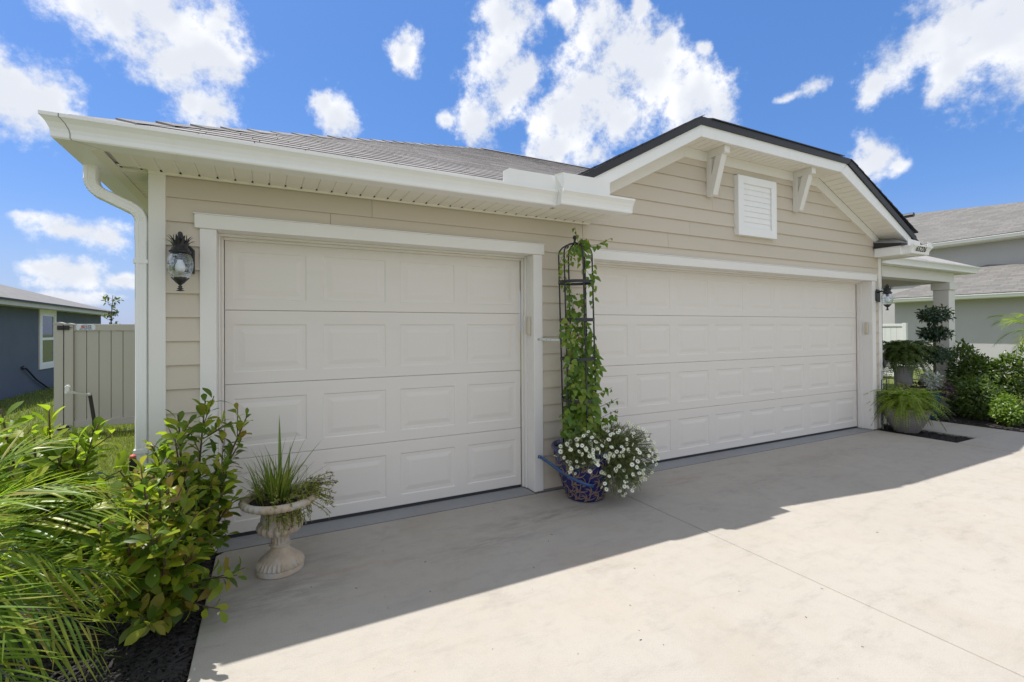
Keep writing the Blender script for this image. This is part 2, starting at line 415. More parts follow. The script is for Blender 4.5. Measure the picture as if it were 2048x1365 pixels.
# corner boards, casings, jambs
def bx(name, x0, x1, y0, y1, z0, z1, m=None, parent=None, bevel=.003):
    bb = MB(); bb.box(x0, x1, y0, y1, z0, z1); return bb.obj(name, m or TRIM, parent or house, bevel=bevel)

bx('corner_board', LX, LX + .09, 0, .03, .01, 2.487); bx('corner_board', LX - .002, LX + .02, .03, .12, .01, 2.487)
bx('corner_board', RX - .09, RX, 0, .03, .01, 2.49); bx('corner_board', RX - .02, RX + .002, .03, .12, .01, 2.49)
for x0, x1 in ((0, W1), (A2, B2)):
    bx('door_casing', x0 - .094, x0, 0, .03, .004, HB); bx('door_casing', x1, x1 + .092, 0, .03, .004, HB)
    bx('head_casing', x0 - .122, x1 + .108, -.012, .03, HB, HT); bx('drip_cap', x0 - .13, x1 + .116, -.018, .028, HT, HT + .007, WHITE)
    bx('door_jamb', x0 - .02, x0, .03, .26, .004, HB); bx('door_jamb', x1, x1 + .02, .03, .26, .004, HB); bx('door_jamb', x0, x1, .03, .26, HB, HB + .02)
    bx('door_stop', x0, x0 + .012, .135, .195, .006, HB - .0005); bx('door_stop', x1 - .012, x1, .135, .195, .006, HB - .0005)
    bx('door_stop', x0 + .012, x1 - .012, .135, .195, HB - .016, HB)
    bx('weather_strip', x0 + .012, x0 + .03, .172, .197, .006, HB - .016, DOORP, bevel=.004); bx('weather_strip', x1 - .03, x1 - .012, .172, .197, .006, HB - .016, DOORP, bevel=.004)
    bx('weather_strip', x0 + .03, x1 - .03, .172, .197, HB - .036, HB - .016, DOORP, bevel=.004)
    b = MB(); b.box(x0 + .0, x1, -.008, .30, -.12, -.002); b.obj('threshold', APRON, house, bevel=.004)


def garage_door(x0, x1, npan):
    y = .2; zs = [.022, .553, 1.088, 1.619, 2.135]
    b = MB(); b.box(x0 + .004, x1 - .004, y + .02, y + .05, .02, 2.14)
    d = b.obj('garage_door', DARK, house)
    b = MB(); b.box(x0 + .01, x1 - .01, y + .001, y + .03, .0, .021); o = b.obj('bottom_seal', SEAL, d)
    wid = (x1 - x0); pit_ = wid / npan; pw, ph = pit_ - .115, .345
    zoff = .008
    for s in range(4):
        z0, z1 = zs[s] + .0011, zs[s + 1] - .0011; zc = (zs[s] + zs[s + 1]) / 2 - zoff
        b = MB(); a0, a1 = x0 + .004, x1 - .004; p0, p1 = zc - ph / 2, zc + ph / 2
        def q(xa, xb, za, zb): b.add([(xa, y, za), (xb, y, za), (xb, y, zb), (xa, y, zb)], [(0, 1, 2, 3)])
        q(a0, a1, z0 + .003, p0); q(a0, a1, p1, z1 - .003)
        for e0, e1, yy in ((z0, z0 + .003, -1), (z1 - .003, z1, 1)):
            b.add([(a0, y + (.004 if yy < 0 else 0), e0), (a1, y + (.004 if yy < 0 else 0), e0), (a1, y + (.004 if yy > 0 else 0), e1), (a0, y + (.004 if yy > 0 else 0), e1)], [(0, 1, 2, 3)])
        b.add([(a0, y + .004, z1), (a1, y + .004, z1), (a1, y + .018, z1), (a0, y + .018, z1)], [(0, 1, 2, 3)])
        b.add([(a0, y + .004, z0), (a1, y + .004, z0), (a1, y + .018, z0), (a0, y + .018, z0)], [(3, 2, 1, 0)])
        xx = a0
        for i in range(npan):
            c = x0 + pit_ * (i + .5); l, r = c - pw / 2, c + pw / 2
            q(xx, l, p0, p1); xx = r
            i1 = .009; A = [(l, y, p0), (r, y, p0), (r, y, p1), (l, y, p1)]; B = [(l + i1, y + .0055, p0 + i1), (r - i1, y + .0055, p0 + i1), (r - i1, y + .0055, p1 - i1), (l + i1, y + .0055, p1 - i1)]
            b.add(A + B, [(0, 1, 5, 4), (1, 2, 6, 5), (2, 3, 7, 6), (3, 0, 4, 7)])
        q(xx, a1, p0, p1)
        b.obj('door_section', DOORP, d)
    me = None
    for s in range(4):
        zc = (zs[s] + zs[s + 1]) / 2 - zoff
        for i in range(npan):
            c = x0 + pit_ * (i + .5)
            if me is None:
                bb = MB(); rings = []
                for ins, yy in ((.009, .0055), (.030, .0058), (.034, .0062), (.068, .0004), (.072, 0.0)):
                    w, h = pw / 2 - ins, ph / 2 - ins; rings.append([(-w, yy, -h), (w, yy, -h), (w, yy, h), (-w, yy, h)])
                n = 0
                for rg in rings: bb.v += rg
                for k in range(len(rings) - 1):
                    for j in range(4): bb.f.append((k * 4 + j, k * 4 + (j + 1) % 4, k * 4 + 4 + (j + 1) % 4, k * 4 + 4 + j)); bb.mi.append(0)
                k = (len(rings) - 1) * 4; bb.f.append((k, k + 1, k + 2, k + 3)); bb.mi.append(0)
                me = bb.mesh('raised_panel', DOORP)
            o = link('raised_panel', me, d); o.location = (c, y, zc)


garage_door(.03, W1 - .03, 4)
garage_door(A2 + .03, B2 - .03, 8)

# ---- eaves: fascia, soffit, gutters
KP = [(0, .12), (0, 0), (.098, 0), (.104, .008), (.104, .03), (.108, .05), (.120, .078), (.134, .096), (.140, .102), (.140, .120), (.126, .120), (.126, .114), (.116, .1), (.094, .06), (.092, .006), (.005, .006), (.005, .12)]


def gutter(base, axis, outd, s0, s1, m0=0, m1=0, z=2.487, name='gutter', parent=None, m=None):
    ax, ou = Vector(axis), Vector(outd); bb = MB(); n = len(KP); base = Vector(base)
    A = [base + ax * (s0 - m0 * d) + ou * d + Vector((0, 0, z + h)) for d, h in KP]
    B = [base + ax * (s1 + m1 * d) + ou * d + Vector((0, 0, z + h)) for d, h in KP]
    bb.v = [tuple(p) for p in A + B]
    flip = ax.cross(ou).z > 0
    for i in range(n):
        j = (i + 1) % n; f = (i, j, j + n, i + n); bb.f.append(f if flip else f[::-1]); bb.mi.append(0)
    bb.f += [tuple(range(n)), tuple(range(n, 2 * n))]; bb.mi += [0, 0]
    return bb.obj(name, m or WHITE, parent or house)


def endcap(base, axis, outd, s, t, z=2.487, parent=None):
    out = [KP[0]] + KP[1:10]; ax, ou = Vector(axis), Vector(outd); bb = MB()
    bb.prism([Vector(base) + ax * s + ou * d * 1.015 + Vector((0, 0, z + h - .001)) for d, h in out], ax * t); return bb.obj('gutter_end_cap', WHITE, parent or house)


FY = -.32
g = gutter((0, FY, 0), (1, 0, 0), (0, -1, 0), -.60, 2.415, 1, 0)
for s in (-.52,):                                      # mitre cover strip at the corner
    bb = MB(); o2 = [(d * 1.012 + .0006, h) for d, h in KP[1:10]]
    A = [Vector((s - 1.0 * d, FY - d, 2.4862 + h)) for d, h in o2]; B = [p + Vector((.004, 0, 0)) for p in A]
    bb.v = [tuple(p) for p in A + B]; n = len(o2); bb.f = [(i, i + n, i + 1 + n, i + 1) for i in range(n - 1)]; bb.mi = [0] * len(bb.f); bb.obj('mitre_seam', TERRA, g)
gutter((-.60, 0, 0), (0, 1, 0), (-1, 0, 0), FY, 8.5, 1, 0)
g2 = gutter((0, FY - .065, 0), (1, 0, 0), (0, -1, 0), 2.425, 3.165, 0, 0)
endcap((0, FY - .065, 0), (1, 0, 0), (0, -1, 0), 3.163, .006)
endcap((0, FY - .065, 0), (1, 0, 0), (0, -1, 0), 2.421, .006); endcap((0, FY, 0), (1, 0, 0), (0, -1, 0), 2.40, .02)
# splash guards at the valley
b = MB(); b.prism([(1.92, -.45, 2.60), (2.398, -.45, 2.60), (2.398, -.45, 2.722), (1.975, -.45, 2.722), (1.92, -.45, 2.69)], (0, .003, 0)); b.obj('splash_guard', WHITE, house)
b = MB(); b.prism([(2.43, -.515, 2.60), (2.90, -.515, 2.60), (2.90, -.515, 2.715), (2.87, -.515, 2.735), (2.43, -.515, 2.735)], (0, .003, 0)); b.obj('splash_guard', WHITE, house)
b = MB(); b.prism([(2.399, -.449, 2.60), (2.43, -.514, 2.60), (2.43, -.514, 2.737), (2.372, -.470, 2.723)], (.003, .002, 0)); b.obj('splash_guard', WHITE, house)

b = MB(); b.box(-.60, 2.42, FY, -.298, 2.487, 2.64); b.obj('fascia_board', WHITE, house)
b = MB(); b.box(2.42, 3.07, FY - .065, -.36, 2.487, 2.64); b.obj('fascia_board', WHITE, house)
b = MB(); b.prism([(3.052, -.358, 2.487), (3.052, .02, 2.487), (3.052, .02, 2.75), (3.052, -.358, 2.66)], (.018, 0, 0)); b.obj('fascia_board', WHITE, house)
b = MB(); b.box(-.60, -.578, -.297, 8.5, 2.487, 2.64); b.obj('fascia_board', WHITE, house)
# vented soffit panels, butt to butt
bk = MB(); bk.box(-.577, 3.05, -.297, .03, 2.506, 2.52); bk.box(-.577, LX, .031, 8.5, 2.506, 2.52); bk.obj('soffit_backing', SOFFIT, house)
me = MB().hexa([(.007, -.297, 2.488), (.095, -.297, 2.488), (.095, 0.004, 2.488), (.007, .004, 2.488), (0, -.297, 2.4955), (.102, -.297, 2.4955), (.102, .004, 2.4955), (0, .004, 2.4955)]).mesh('soffit_panel', SOFFIT)
me2 = MB().hexa([(.007, -.362, 2.488), (.095, -.362, 2.488), (.095, 0.004, 2.488), (.007, .004, 2.488), (0, -.362, 2.4955), (.102, -.362, 2.4955), (.102, .004, 2.4955), (0, .004, 2.4955)]).mesh('soffit_panel', SOFFIT)
xx = -.50; sv = MB()
while xx < 3.0:
    link('soffit_panel', me2 if xx > 2.40 else me, house).location = (xx, 0, 0)
    sv.box(xx - .006, xx + .006, -.035, -.005, 2.4875, 2.4945); xx += .102
tag(sv.obj('soffit_vent_slots', DARK, house), kind='stuff')
me = MB().hexa([(-.577, .007, 2.488), (LX, .007, 2.488), (LX, .095, 2.488), (-.577, .095, 2.488), (-.577, 0, 2.4955), (LX, 0, 2.4955), (LX, .102, 2.4955), (-.577, .102, 2.4955)]).mesh('soffit_panel', SOFFIT)
for i in range(40): link('soffit_panel', me, house).location = (0, -.05 + .102 * i, 0)
bx('soffit_channel', LX + .001, 3.05, -.012, .004, 2.474, 2.4878, SOFFIT, bevel=0)
bx('soffit_channel', -.578, -.515, -.297, 7, 2.483, 2.4872, SOFFIT, bevel=0)

# ---- downspout with pleated elbows
path = []
def arc(cx, cz, r, a0, a1, n):
    return [(cx + r * math.cos(rad(a0 + (a1 - a0) * i / n)), cz + r * math.sin(rad(a0 + (a1 - a0) * i / n))) for i in range(n + 1)]
pts = [(-.657, 2.488), (-.657, 2.45)] + arc(-.657 + .10, 2.41, .10, 180, 244, 16)
e1 = pts[-1]; tdir = (math.sin(rad(64)), -math.cos(rad(64)))
xe = -.407; r2 = .10
# second bend centre chosen so that the pipe ends vertical at xe
cx2 = xe - r2; st = (cx2 + r2 * math.cos(rad(64)), 0); L = (st[0] - e1[0]) / tdir[0]; z2 = e1[1] + L * tdir[1]
cz2 = z2 - r2 * math.sin(rad(64))
pts += [(e1[0] + tdir[0] * L * k / 3, e1[1] + tdir[1] * L * k / 3) for k in (1, 2)]
pts += arc(cx2, cz2, r2, 64, 0, 16) + [(xe, cz2 - .12), (xe, cz2 - .125), (xe, 1.2), (xe, .06)]
bb = MB(); yc, dep = .052, .043; ring = []
for i, (px, pz) in enumerate(pts):
    a = Vector(pts[max(i - 1, 0)]); c = Vector(pts[min(i + 1, len(pts) - 1)]); t = (c - a).normalized(); nrm = Vector((-t.y, t.x))
    w = .0345; bend = (2 <= i <= 18) or (21 <= i <= 37)
    if bend: w += .0015 * (1 if i % 2 else -1)
    if i >= len(pts) - 3: w -= .0015
    dp = dep + (.0012 * (1 if i % 2 else -1) if bend else 0)
    for u, v in ((-1, -.75), (-.8, -1), (-.35, -1), (-.3, -.94), (.3, -.94), (.35, -1), (.8, -1), (1, -.75), (1, .75), (.8, 1), (-.8, 1), (-1, .75)):
        bb.v.append((px + nrm.x * u * w, yc + v * dp, pz + nrm.y * u * w))
n = 12
for i in range(len(pts) - 1):
    for j in range(n): bb.f.append((i * n + j, i * n + (j + 1) % n, (i + 1) * n + (j + 1) % n, (i + 1) * n + j)); bb.mi.append(0)
dsp = bb.obj('downspout', WHITE, house, auto=35)
for z in (1.9, .7):
    bb = MB(); bb.box(xe - .04, xe + .036, .006, .098, z, z + .025); bb.obj('downspout_strap', WHITE, dsp)

# ---- gable trim
GY = -.28
def pz(poly, y0, dy, name, m, bevel=0):
    bb = MB(); bb.prism([(x, y0, z) for x, z in poly], (0, dy, 0)); return bb.obj(name, m, house, bevel=bevel)

pz([(4.2815, 3.45), (6.79, 3.45), (6.91, 3.57), (4.2815, 3.57)], GY, .022, 'gable_fascia', WHITE)
pz([(2.88, G1(2.88)), (4.28, 3.45), (4.28, 3.57), (2.88, 3.57 - .54 * 1.40)], GY, .022, 'rake_board', WHITE)
pz([(6.792, 3.449), (8.52, G2(8.52)), (8.52, G2(8.52) + .115), (6.915, 3.565)], GY, .022, 'rake_board', WHITE)
# black shingle edge over the trim, slightly uneven
pz([(4.272, 3.57), (6.93, 3.57), (7.0, 3.643), (4.272, 3.648)], GY - .018, .10, 'drip_edge', DRIP)
pz([(2.62, 3.57 - .54 * 1.66), (4.27, 3.565), (4.27, 3.648), (2.62, 3.645 - .54 * 1.66)], GY - .018, .10, 'drip_edge', DRIP)
pz([(6.935, 3.564), (8.62, G2(8.62) + .10), (8.64, G2(8.62) + .175), (7.0, 3.628)], GY - .018, .10, 'drip_edge', DRIP)
# gable soffit planks
me = MB().box(.003, .0985, GY + .023, -.005, 3.452, 3.458).mesh('soffit_panel', SOFFIT)
for i in range(25): link('soffit_panel', me, house).location = (4.285 + .1016 * i, 0, 0)
def slope_panels(x0, x1, zf, n):
    for i in range(n):
        xa, xb = x0 + (x1 - x0) * i / n, x0 + (x1 - x0) * (i + 1) / n; e = .0035
        bb = MB(); bb.prism([(xa + e, GY + .023, zf(xa + e) + .003), (xb - e, GY + .023, zf(xb - e) + .003), (xb - e, GY + .023, zf(xb - e) + .013), (xa + e, GY + .023, zf(xa + e) + .013)], (0, -GY - .03, 0)); bb.obj('soffit_panel', SOFFIT, house)
slope_panels(6.80, 8.45, G2, 18); slope_panels(3.0, 4.275, G1, 14)
b = MB(); b.prism([(4.28, GY + .03, 3.470), (6.80, GY + .03, 3.470), (8.5, GY + .03, G2(8.5) + .019), (8.5, GY + .03, G2(8.5) + .03), (6.80, GY + .03, 3.48), (4.28, GY + .03, 3.48), (2.9, GY + .03, G1(2.9) + .03), (2.9, GY + .03, G1(2.9) + .016)], (0, -GY - .035, 0)); b.obj('soffit_backing', SOFFIT, house)
# frieze boards against the siding
fr = lambda poly: pz(poly, -.004, .034, 'frieze_board', TRIM)
fr([(4.34, 3.34), (4.684, 3.34), (4.684, 3.4515), (4.28, 3.4515)]); fr([(4.767, 3.34), (6.243, 3.34), (6.243, 3.4515), (4.767, 3.4515)]); fr([(6.326, 3.34), (6.73, 3.34), (6.79, 3.4515), (6.326, 3.4515)])
fr([(2.98, G1(2.98) - .115), (4.339, 3.34), (4.279, 3.4515), (2.98, G1(2.98) + .002)]); fr([(6.731, 3.34), (8.24, G2(8.24) - .11), (8.24, G2(8.24) + .002), (6.791, 3.4515)])
for x in (4.685, 6.244):                          # outrigger brackets
    br = MB(); w = .08
    br.box(x, x + w, -.055, .01, 2.948, 3.37)
    o = br.obj('gable_bracket', TRIM, house, bevel=.002)
    t1 = MB(); t1.prism([(x - .0005, .01, 3.3705), (x - .0005, -.225, 3.3705), (x - .0005, -.235, 3.38), (x - .0005, -.235, 3.4515), (x - .0005, .01, 3.4515)], (w + .001, 0, 0)); t1.obj('beam', TRIM, o, bevel=.002)
    t2 = MB(); t2.prism([(x + .001, -.0555, 2.955), (x + .001, -.075, 2.955), (x + .001, -.2, 3.37), (x + .001, -.115, 3.37), (x + .001, -.0555, 3.17)], (w - .002, 0, 0)); t2.obj('brace', TRIM, o, bevel=.002)
# louvred vent
v0, v1, vz0, vz1 = 5.148, 5.842, 2.56, 3.254
b = MB(); b.box(v0, v0 + .095, -.045, .018, vz0, vz1); b.box(v1 - .095, v1, -.045, .018, vz0, vz1)
b.box(v0 + .095, v1 - .095, -.0449, .018, vz0, vz0 + .095); b.box(v0 + .095, v1 - .095, -.0449, .018, vz1 - .085, vz1)
vent = b.obj('gable_vent', WHITE, house)
bb = MB(); bb.box(v0 + .09, v1 - .09, -.014, .016, vz0 + .09, vz1 - .08); bb.obj('vent_back', WHITE, vent)
zz0, zz1 = vz0 + .095, vz1 - .085; ns = 8; hh = (zz1 - zz0) / ns
for i in range(ns):
    z = zz0 + hh * i; bb = MB()
    bb.prism([(v0 + .096, -.033, z + .005), (v0 + .096, -.028, z), (v0 + .096, -.020, z + hh + .001), (v0 + .096, -.025, z + hh + .006)], (v1 - v0 - .192, 0, 0)); bb.obj('slat', WHITE, vent)

# ---- right hand return with its gutter and house number
b = MB(); b.box(8.14, 8.158, -.31, .004, 2.492, 2.615); b.obj('return_fascia', WHITE, house)
b = MB(); b.box(8.158, 8.60, -.31, -.292, 2.492, 2.615); b.obj('return_fascia', WHITE, house)
b = MB(); b.box(8.16, 8.60, -.29, -.003, 2.492, 2.502); b.box(8.34, 8.60, -.002, 2.6, 2.492, 2.502); b.obj('soffit_panel', SOFFIT, house)
b = MB(); b.prism([(8.12, -.34, 2.617), (8.12, .004, 2.617), (8.12, .004, 2.70), (8.12, -.34, 2.645)], (.42, 0, 0)); b.obj('return_roof', DRIP, house)
b = MB(); b.prism([(8.122, -.34, 2.6465), (8.122, .004, 2.7015), (8.5, .004, 2.86), (8.5, -.34, 2.6465)], (0, 0, .012)); b.obj('return_roof', SHING, house)
gn = gutter((0, -.31, 0), (1, 0, 0), (0, -1, 0), 8.20, 8.60, 0, 1, z=2.50, name='gutter')
endcap((0, -.31, 0), (1, 0, 0), (0, -1, 0), 8.196, .006, z=2.50)
gutter((8.60, 0, 0), (0, 1, 0), (1, 0, 0), -.31, 2.8, 1, 0, z=2.50)
b = MB(); b.prism([(8.15, -.40, 2.60), (8.34, -.46, 2.60), (8.34, -.46, 2.66), (8.15, -.40, 2.70)], (.0, .004, 0)); b.obj('splash_guard', WHITE, house)
b = MB(); b.prism([(8.60, -.442, 2.61), (8.73, -.442, 2.61), (8.70, -.442, 2.675), (8.60, -.442, 2.675)], (0, .003, 0)); b.obj('splash_guard', WHITE, house)


def text_mesh(txt, h, mat_, name, parent, mtx, sx=1.0, depth=.001):
    cu = bpy.data.curves.new('lettering', 'FONT'); cu.body = txt; cu.size = h; cu.extrude = depth; cu.align_x = 'CENTER'; cu.align_y = 'CENTER'; cu.resolution_u = 3
    tmp = bpy.data.objects.new('tmp', cu); C.objects.link(tmp); dg = bpy.context.evaluated_depsgraph_get(); dg.update()
    me = bpy.data.meshes.new_from_object(tmp.evaluated_get(dg)); bpy.data.objects.remove(tmp); bpy.data.curves.remove(cu)
    me.materials.clear(); me.materials.append(mat_); me.transform(mtx @ Matrix.Diagonal((sx, 1, 1, 1))); me.name = name
    return link(name, me, parent)


# digits lie on the sloping face of the gutter
tilt = Matrix.Translation((8.44, -.4325, 2.5625)) @ Matrix.Rotation(rad(90 + 25), 4, 'X')
text_mesh('65226', .098, DARK, 'house_number', gn, tilt, 1.15, .001)

# ---- main roof and shingles
EX, EY, EZ, PT, HR = -.635, -.405, 2.602, .475, 4.38
zr = EZ + PT * HR; yr = EY + HR
b = MB(); b.add([(EX, EY, EZ), (9, EY, EZ), (9, yr, zr), (EX + HR, yr, zr)], [(0, 1, 2, 3)])
b = MB(); fz = lambda y: EZ + PT * (y - EY)
b.add([(EX, EY, EZ), (3.05, EY, EZ), (3.05, .12, fz(.12)), (5.6, 2.7, fz(2.7)), (14, 2.7, fz(2.7)), (14, yr, zr), (EX + HR, yr, zr)], [(0, 1, 2, 3, 4, 5, 6)])
b.add([(EX, EY, EZ), (EX + HR, yr, zr), (EX, 2 * yr - EY, EZ)], [(0, 1, 2)])
b.add([(14, yr, zr), (14, 2 * yr - EY, EZ), (EX, 2 * yr - EY, EZ), (EX + HR, yr, zr)], [(0, 1, 2, 3)])
b.f = [f for f in b.f]
for i in range(len(b.v)): b.v[i] = (b.v[i][0], b.v[i][1], b.v[i][2] - .004)
roof = b.obj('roof', SHING, house)
b = MB(); b.box(EX + .01, 2.43, EY + .0, EY + .09, EZ - .030, EZ - .006); b.obj('drip_edge', DRIP, house)
sn, cs = PT / math.hypot(1, PT), 1 / math.hypot(1, PT)
def slope_pt(x, v, h): return (x, EY + v * cs - h * sn, EZ + v * sn + h * cs)
tabs = []
ev = .128
for k in range(38):
    v0 = -.012 + ev * k; off = [0, .14, .06, .21][k % 4] + U(-.01, .01)
    x = EX + max(0, v0 * cs) - .3 + off
    lim = 3.05 if v0 * cs < .55 else 9
    while x < min(lim, 9):
        w = .305; xa = max(x, EX + max(0, v0 * cs) - .004); xb = min(x + w, lim)
        if xb - xa > .04: tabs.append((xa + .0025, xb - .0025, v0, U(0, .003)))
        x += w
tabs = [(t, to_cam(*slope_pt((t[0] + t[1]) / 2, t[2], 0))[2]) for t in tabs]
tabs.sort(key=lambda q: q[1])
def tab_into(bb, t):
    xa, xb, v0, e = t; v1 = v0 + ev + .02; xs_ = max(xa, EX + max(0, v1 * cs)) if xa < EX + v1 * cs else xa
    k0 = len(bb.mi)
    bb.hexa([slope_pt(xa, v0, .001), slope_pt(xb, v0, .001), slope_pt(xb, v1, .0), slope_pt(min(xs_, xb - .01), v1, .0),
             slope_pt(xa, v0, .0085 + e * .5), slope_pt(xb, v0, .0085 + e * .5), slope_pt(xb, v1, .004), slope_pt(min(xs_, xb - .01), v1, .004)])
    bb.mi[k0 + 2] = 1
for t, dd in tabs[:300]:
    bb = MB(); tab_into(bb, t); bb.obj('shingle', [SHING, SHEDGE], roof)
bb = MB()
for t, dd in tabs[300:]: tab_into(bb, t)
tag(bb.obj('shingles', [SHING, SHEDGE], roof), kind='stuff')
for i in range(26):                                # hip caps
    s = .16 * i; p = Vector((EX + s, EY + s, EZ + PT * s)); d = Vector((1, 1, PT)).normalized()
    a = Vector((1, 0, 0)); f = Vector((0, 1, 0)); q = p + d * .30; lift = U(-.006, .0)
    def pt(base, along, up): return base + along + Vector((0, 0, up))
    e1, e2 = Vector((.1, 0, -.002)), Vector((0, .1, -.002))
    bb = MB(); bb.add([pt(p, e1, .02 + lift), pt(p, Vector(), .03 + lift), pt(p, e2, .02 + lift), pt(q, e1, .008), pt(q, Vector(), .014), pt(q, e2, .008),
                       pt(p, e1, .004), pt(p, Vector(), .012), pt(p, e2, .004)], [(0, 3, 4, 1), (1, 4, 5, 2), (6, 0, 1, 7), (7, 1, 2, 8)])
    bb.obj('ridge_cap', SHING, roof)
bb = MB(); bb.prism([(EX + HR - .1, yr - .14, zr - .045), (EX + HR - .1, yr, zr + .022), (EX + HR - .1, yr + .14, zr - .045), (EX + HR - .1, yr, zr + .008)], (9, 0, 0)); bb.obj('ridge_cap', SHING, roof)
# gable roof behind the trim
b = MB(); rz = 4.33
P = dict(a=(2.55, GY, 3.636 - .54 * 1.73), b=(4.28, GY, 3.640), c=(6.98, GY, 3.636), d=(9.05, GY, G2(8.62) - .03), r0=(5.6, 1.02, rz), r1=(5.6, 4.2, rz), e=(2.55, 4.2, 3.636 - .54 * 1.73), f=(9.05, 4.2, G2(8.62) - .03))
ks = list(P); b.add([P[k] for k in ks], [(ks.index('a'), ks.index('b'), ks.index('r0'), ks.index('r1'), ks.index('e')), (ks.index('b'), ks.index('c'), ks.index('r0')), (ks.index('c'), ks.index('d'), ks.index('f'), ks.index('r1'), ks.index('r0'))])
groof = b.obj('gable_roof', SHING, house)
# uneven shingle butts on the rake and clipped edge
for i in range(11):
    xa = 2.75 + .14 * i; z = 3.648 - .54 * (4.27 - xa); bb = MB(); bb.prism([(xa, GY - .028, z - .002), (xa + .15, GY - .028, z + .54 * .15 - .002), (xa + .15, GY - .028, z + .54 * .15 + .004), (xa, GY - .028, z + .012 + U(0, .004))], (0, .3, 0)); bb.obj('shingle', DRIP, groof)
for i in range(8):
    xa = 4.42 + .3 * i; bb = MB(); bb.prism([(xa, GY - .03, 3.645), (xa, GY - .03, 3.656), (xa, GY + .08, 3.70), (xa, GY + .08, 3.69)], (.296, 0, 0)); bb.obj('shingle', SHING if i > 20 else DRIP, groof)
for i in range(12):
    xa = 6.98 + .14 * i; z = 3.636 - .47 * (xa - 6.98); bb = MB(); bb.prism([(xa, GY - .026, z - .004), (xa + .15, GY - .026, z - .47 * .15 - .004), (xa + .15, GY - .026, z - .47 * .15 + .012 + U(0, .004)), (xa, GY - .026, z + .004)], (0, .3, 0)); bb.obj('shingle', DRIP, groof)
b = MB(); b.tube([(10.2, .38, 3.42), (10.2, 2.6, 3.42)], .038, 8); b.obj('vent_pipe', BLACKP, house)

# ---- front porch
b = MB(); b.box(8.34, 12.3, .40, .42, 2.50, 2.62); b.box(12.28, 12.3, .421, 3, 2.50, 2.62); b.obj('porch_fascia', WHITE, house)
gutter((0, .40, 0), (1, 0, 0), (0, -1, 0), 8.9, 12.3, 0, 1, z=2.50, name='porch_gutter')
gutter((12.3, 0, 0), (0, 1, 0), (1, 0, 0), .40, 3.0, 1, 0, z=2.50, name='porch_gutter')
b = MB(); b.box(8.34, 12.28, .421, 3.2, 2.503, 2.515); b.obj('porch_ceiling', SOFFIT, house)
b = MB(); b.add([(8.3, .30, 2.632), (12.4, .30, 2.632), (10.6, 2.1, 3.45), (8.3, 2.1, 3.45)], [(0, 1, 2, 3)]); b.add([(12.4, .30, 2.632), (12.4, 3.9, 2.632), (10.6, 2.1, 3.45)], [(0, 1, 2)]); b.obj('porch_roof', SHING, house)
b = MB(); b.box(8.34, 11.86, .45, .67, 2.32, 2.502); b.box(11.64, 11.86, .671, 3.2, 2.32, 2.502); b.obj('porch_beam', TRIM, house, bevel=.004)
col_ = MB(); col_.box(11.61, 11.85, .44, .68, .0, 2.18); pc = col_.obj('porch_column', TRIM, house, bevel=.006)
bb = MB(); bb.box(11.585, 11.875, .415, .705, 2.18, 2.318); bb.obj('column_cap', TRIM, pc, bevel=.004)
b = MB(); b.box(8.34, 12.1, .72, 3.2, -.05, .10); b.obj('porch_floor', CONC, house, bevel=.006)
b = MB(); b.box(8.34, 12.1, 3.2, 3.4, -.05, 2.5); b.obj('porch_wall', SIDING, house)

# ------------------------------------------------------------------ wall lanterns
GLOBE = bpy.data.materials.new('seeded_glass'); GLOBE.use_nodes = True; t = GLOBE.node_tree; t.nodes.clear(); N = NT(t)
tc = N.n('ShaderNodeTexCoord').outputs['Object']
vo = N.n('ShaderNodeTexVoronoi', {'Vector': tc, 'Scale': 42.0}, feature='F1').outputs[0]
bn = N.n('ShaderNodeBump', {'Height': vo, 'Strength': .6, 'Distance': .01}).outputs[0]
fr_ = N.n('ShaderNodeLayerWeight', {'Blend': .35, 'Normal': bn}).outputs['Facing']
gl = N.n('ShaderNodeBsdfGlossy', {'Color': (.9, .95, 1, 1), 'Roughness': .05, 'Normal': bn}); tr = N.n('ShaderNodeBsdfTransparent', {'Color': (.86, .89, .92, 1)})
mx = N.n('ShaderNodeMixShader', {0: N.math('ADD', N.math('MULTIPLY', fr_, .55), .08), 1: tr.outputs[0], 2: gl.outputs[0]})
o_ = N.n('ShaderNodeOutputMaterial'); t.links.new(mx.outputs[0], o_.inputs[0])


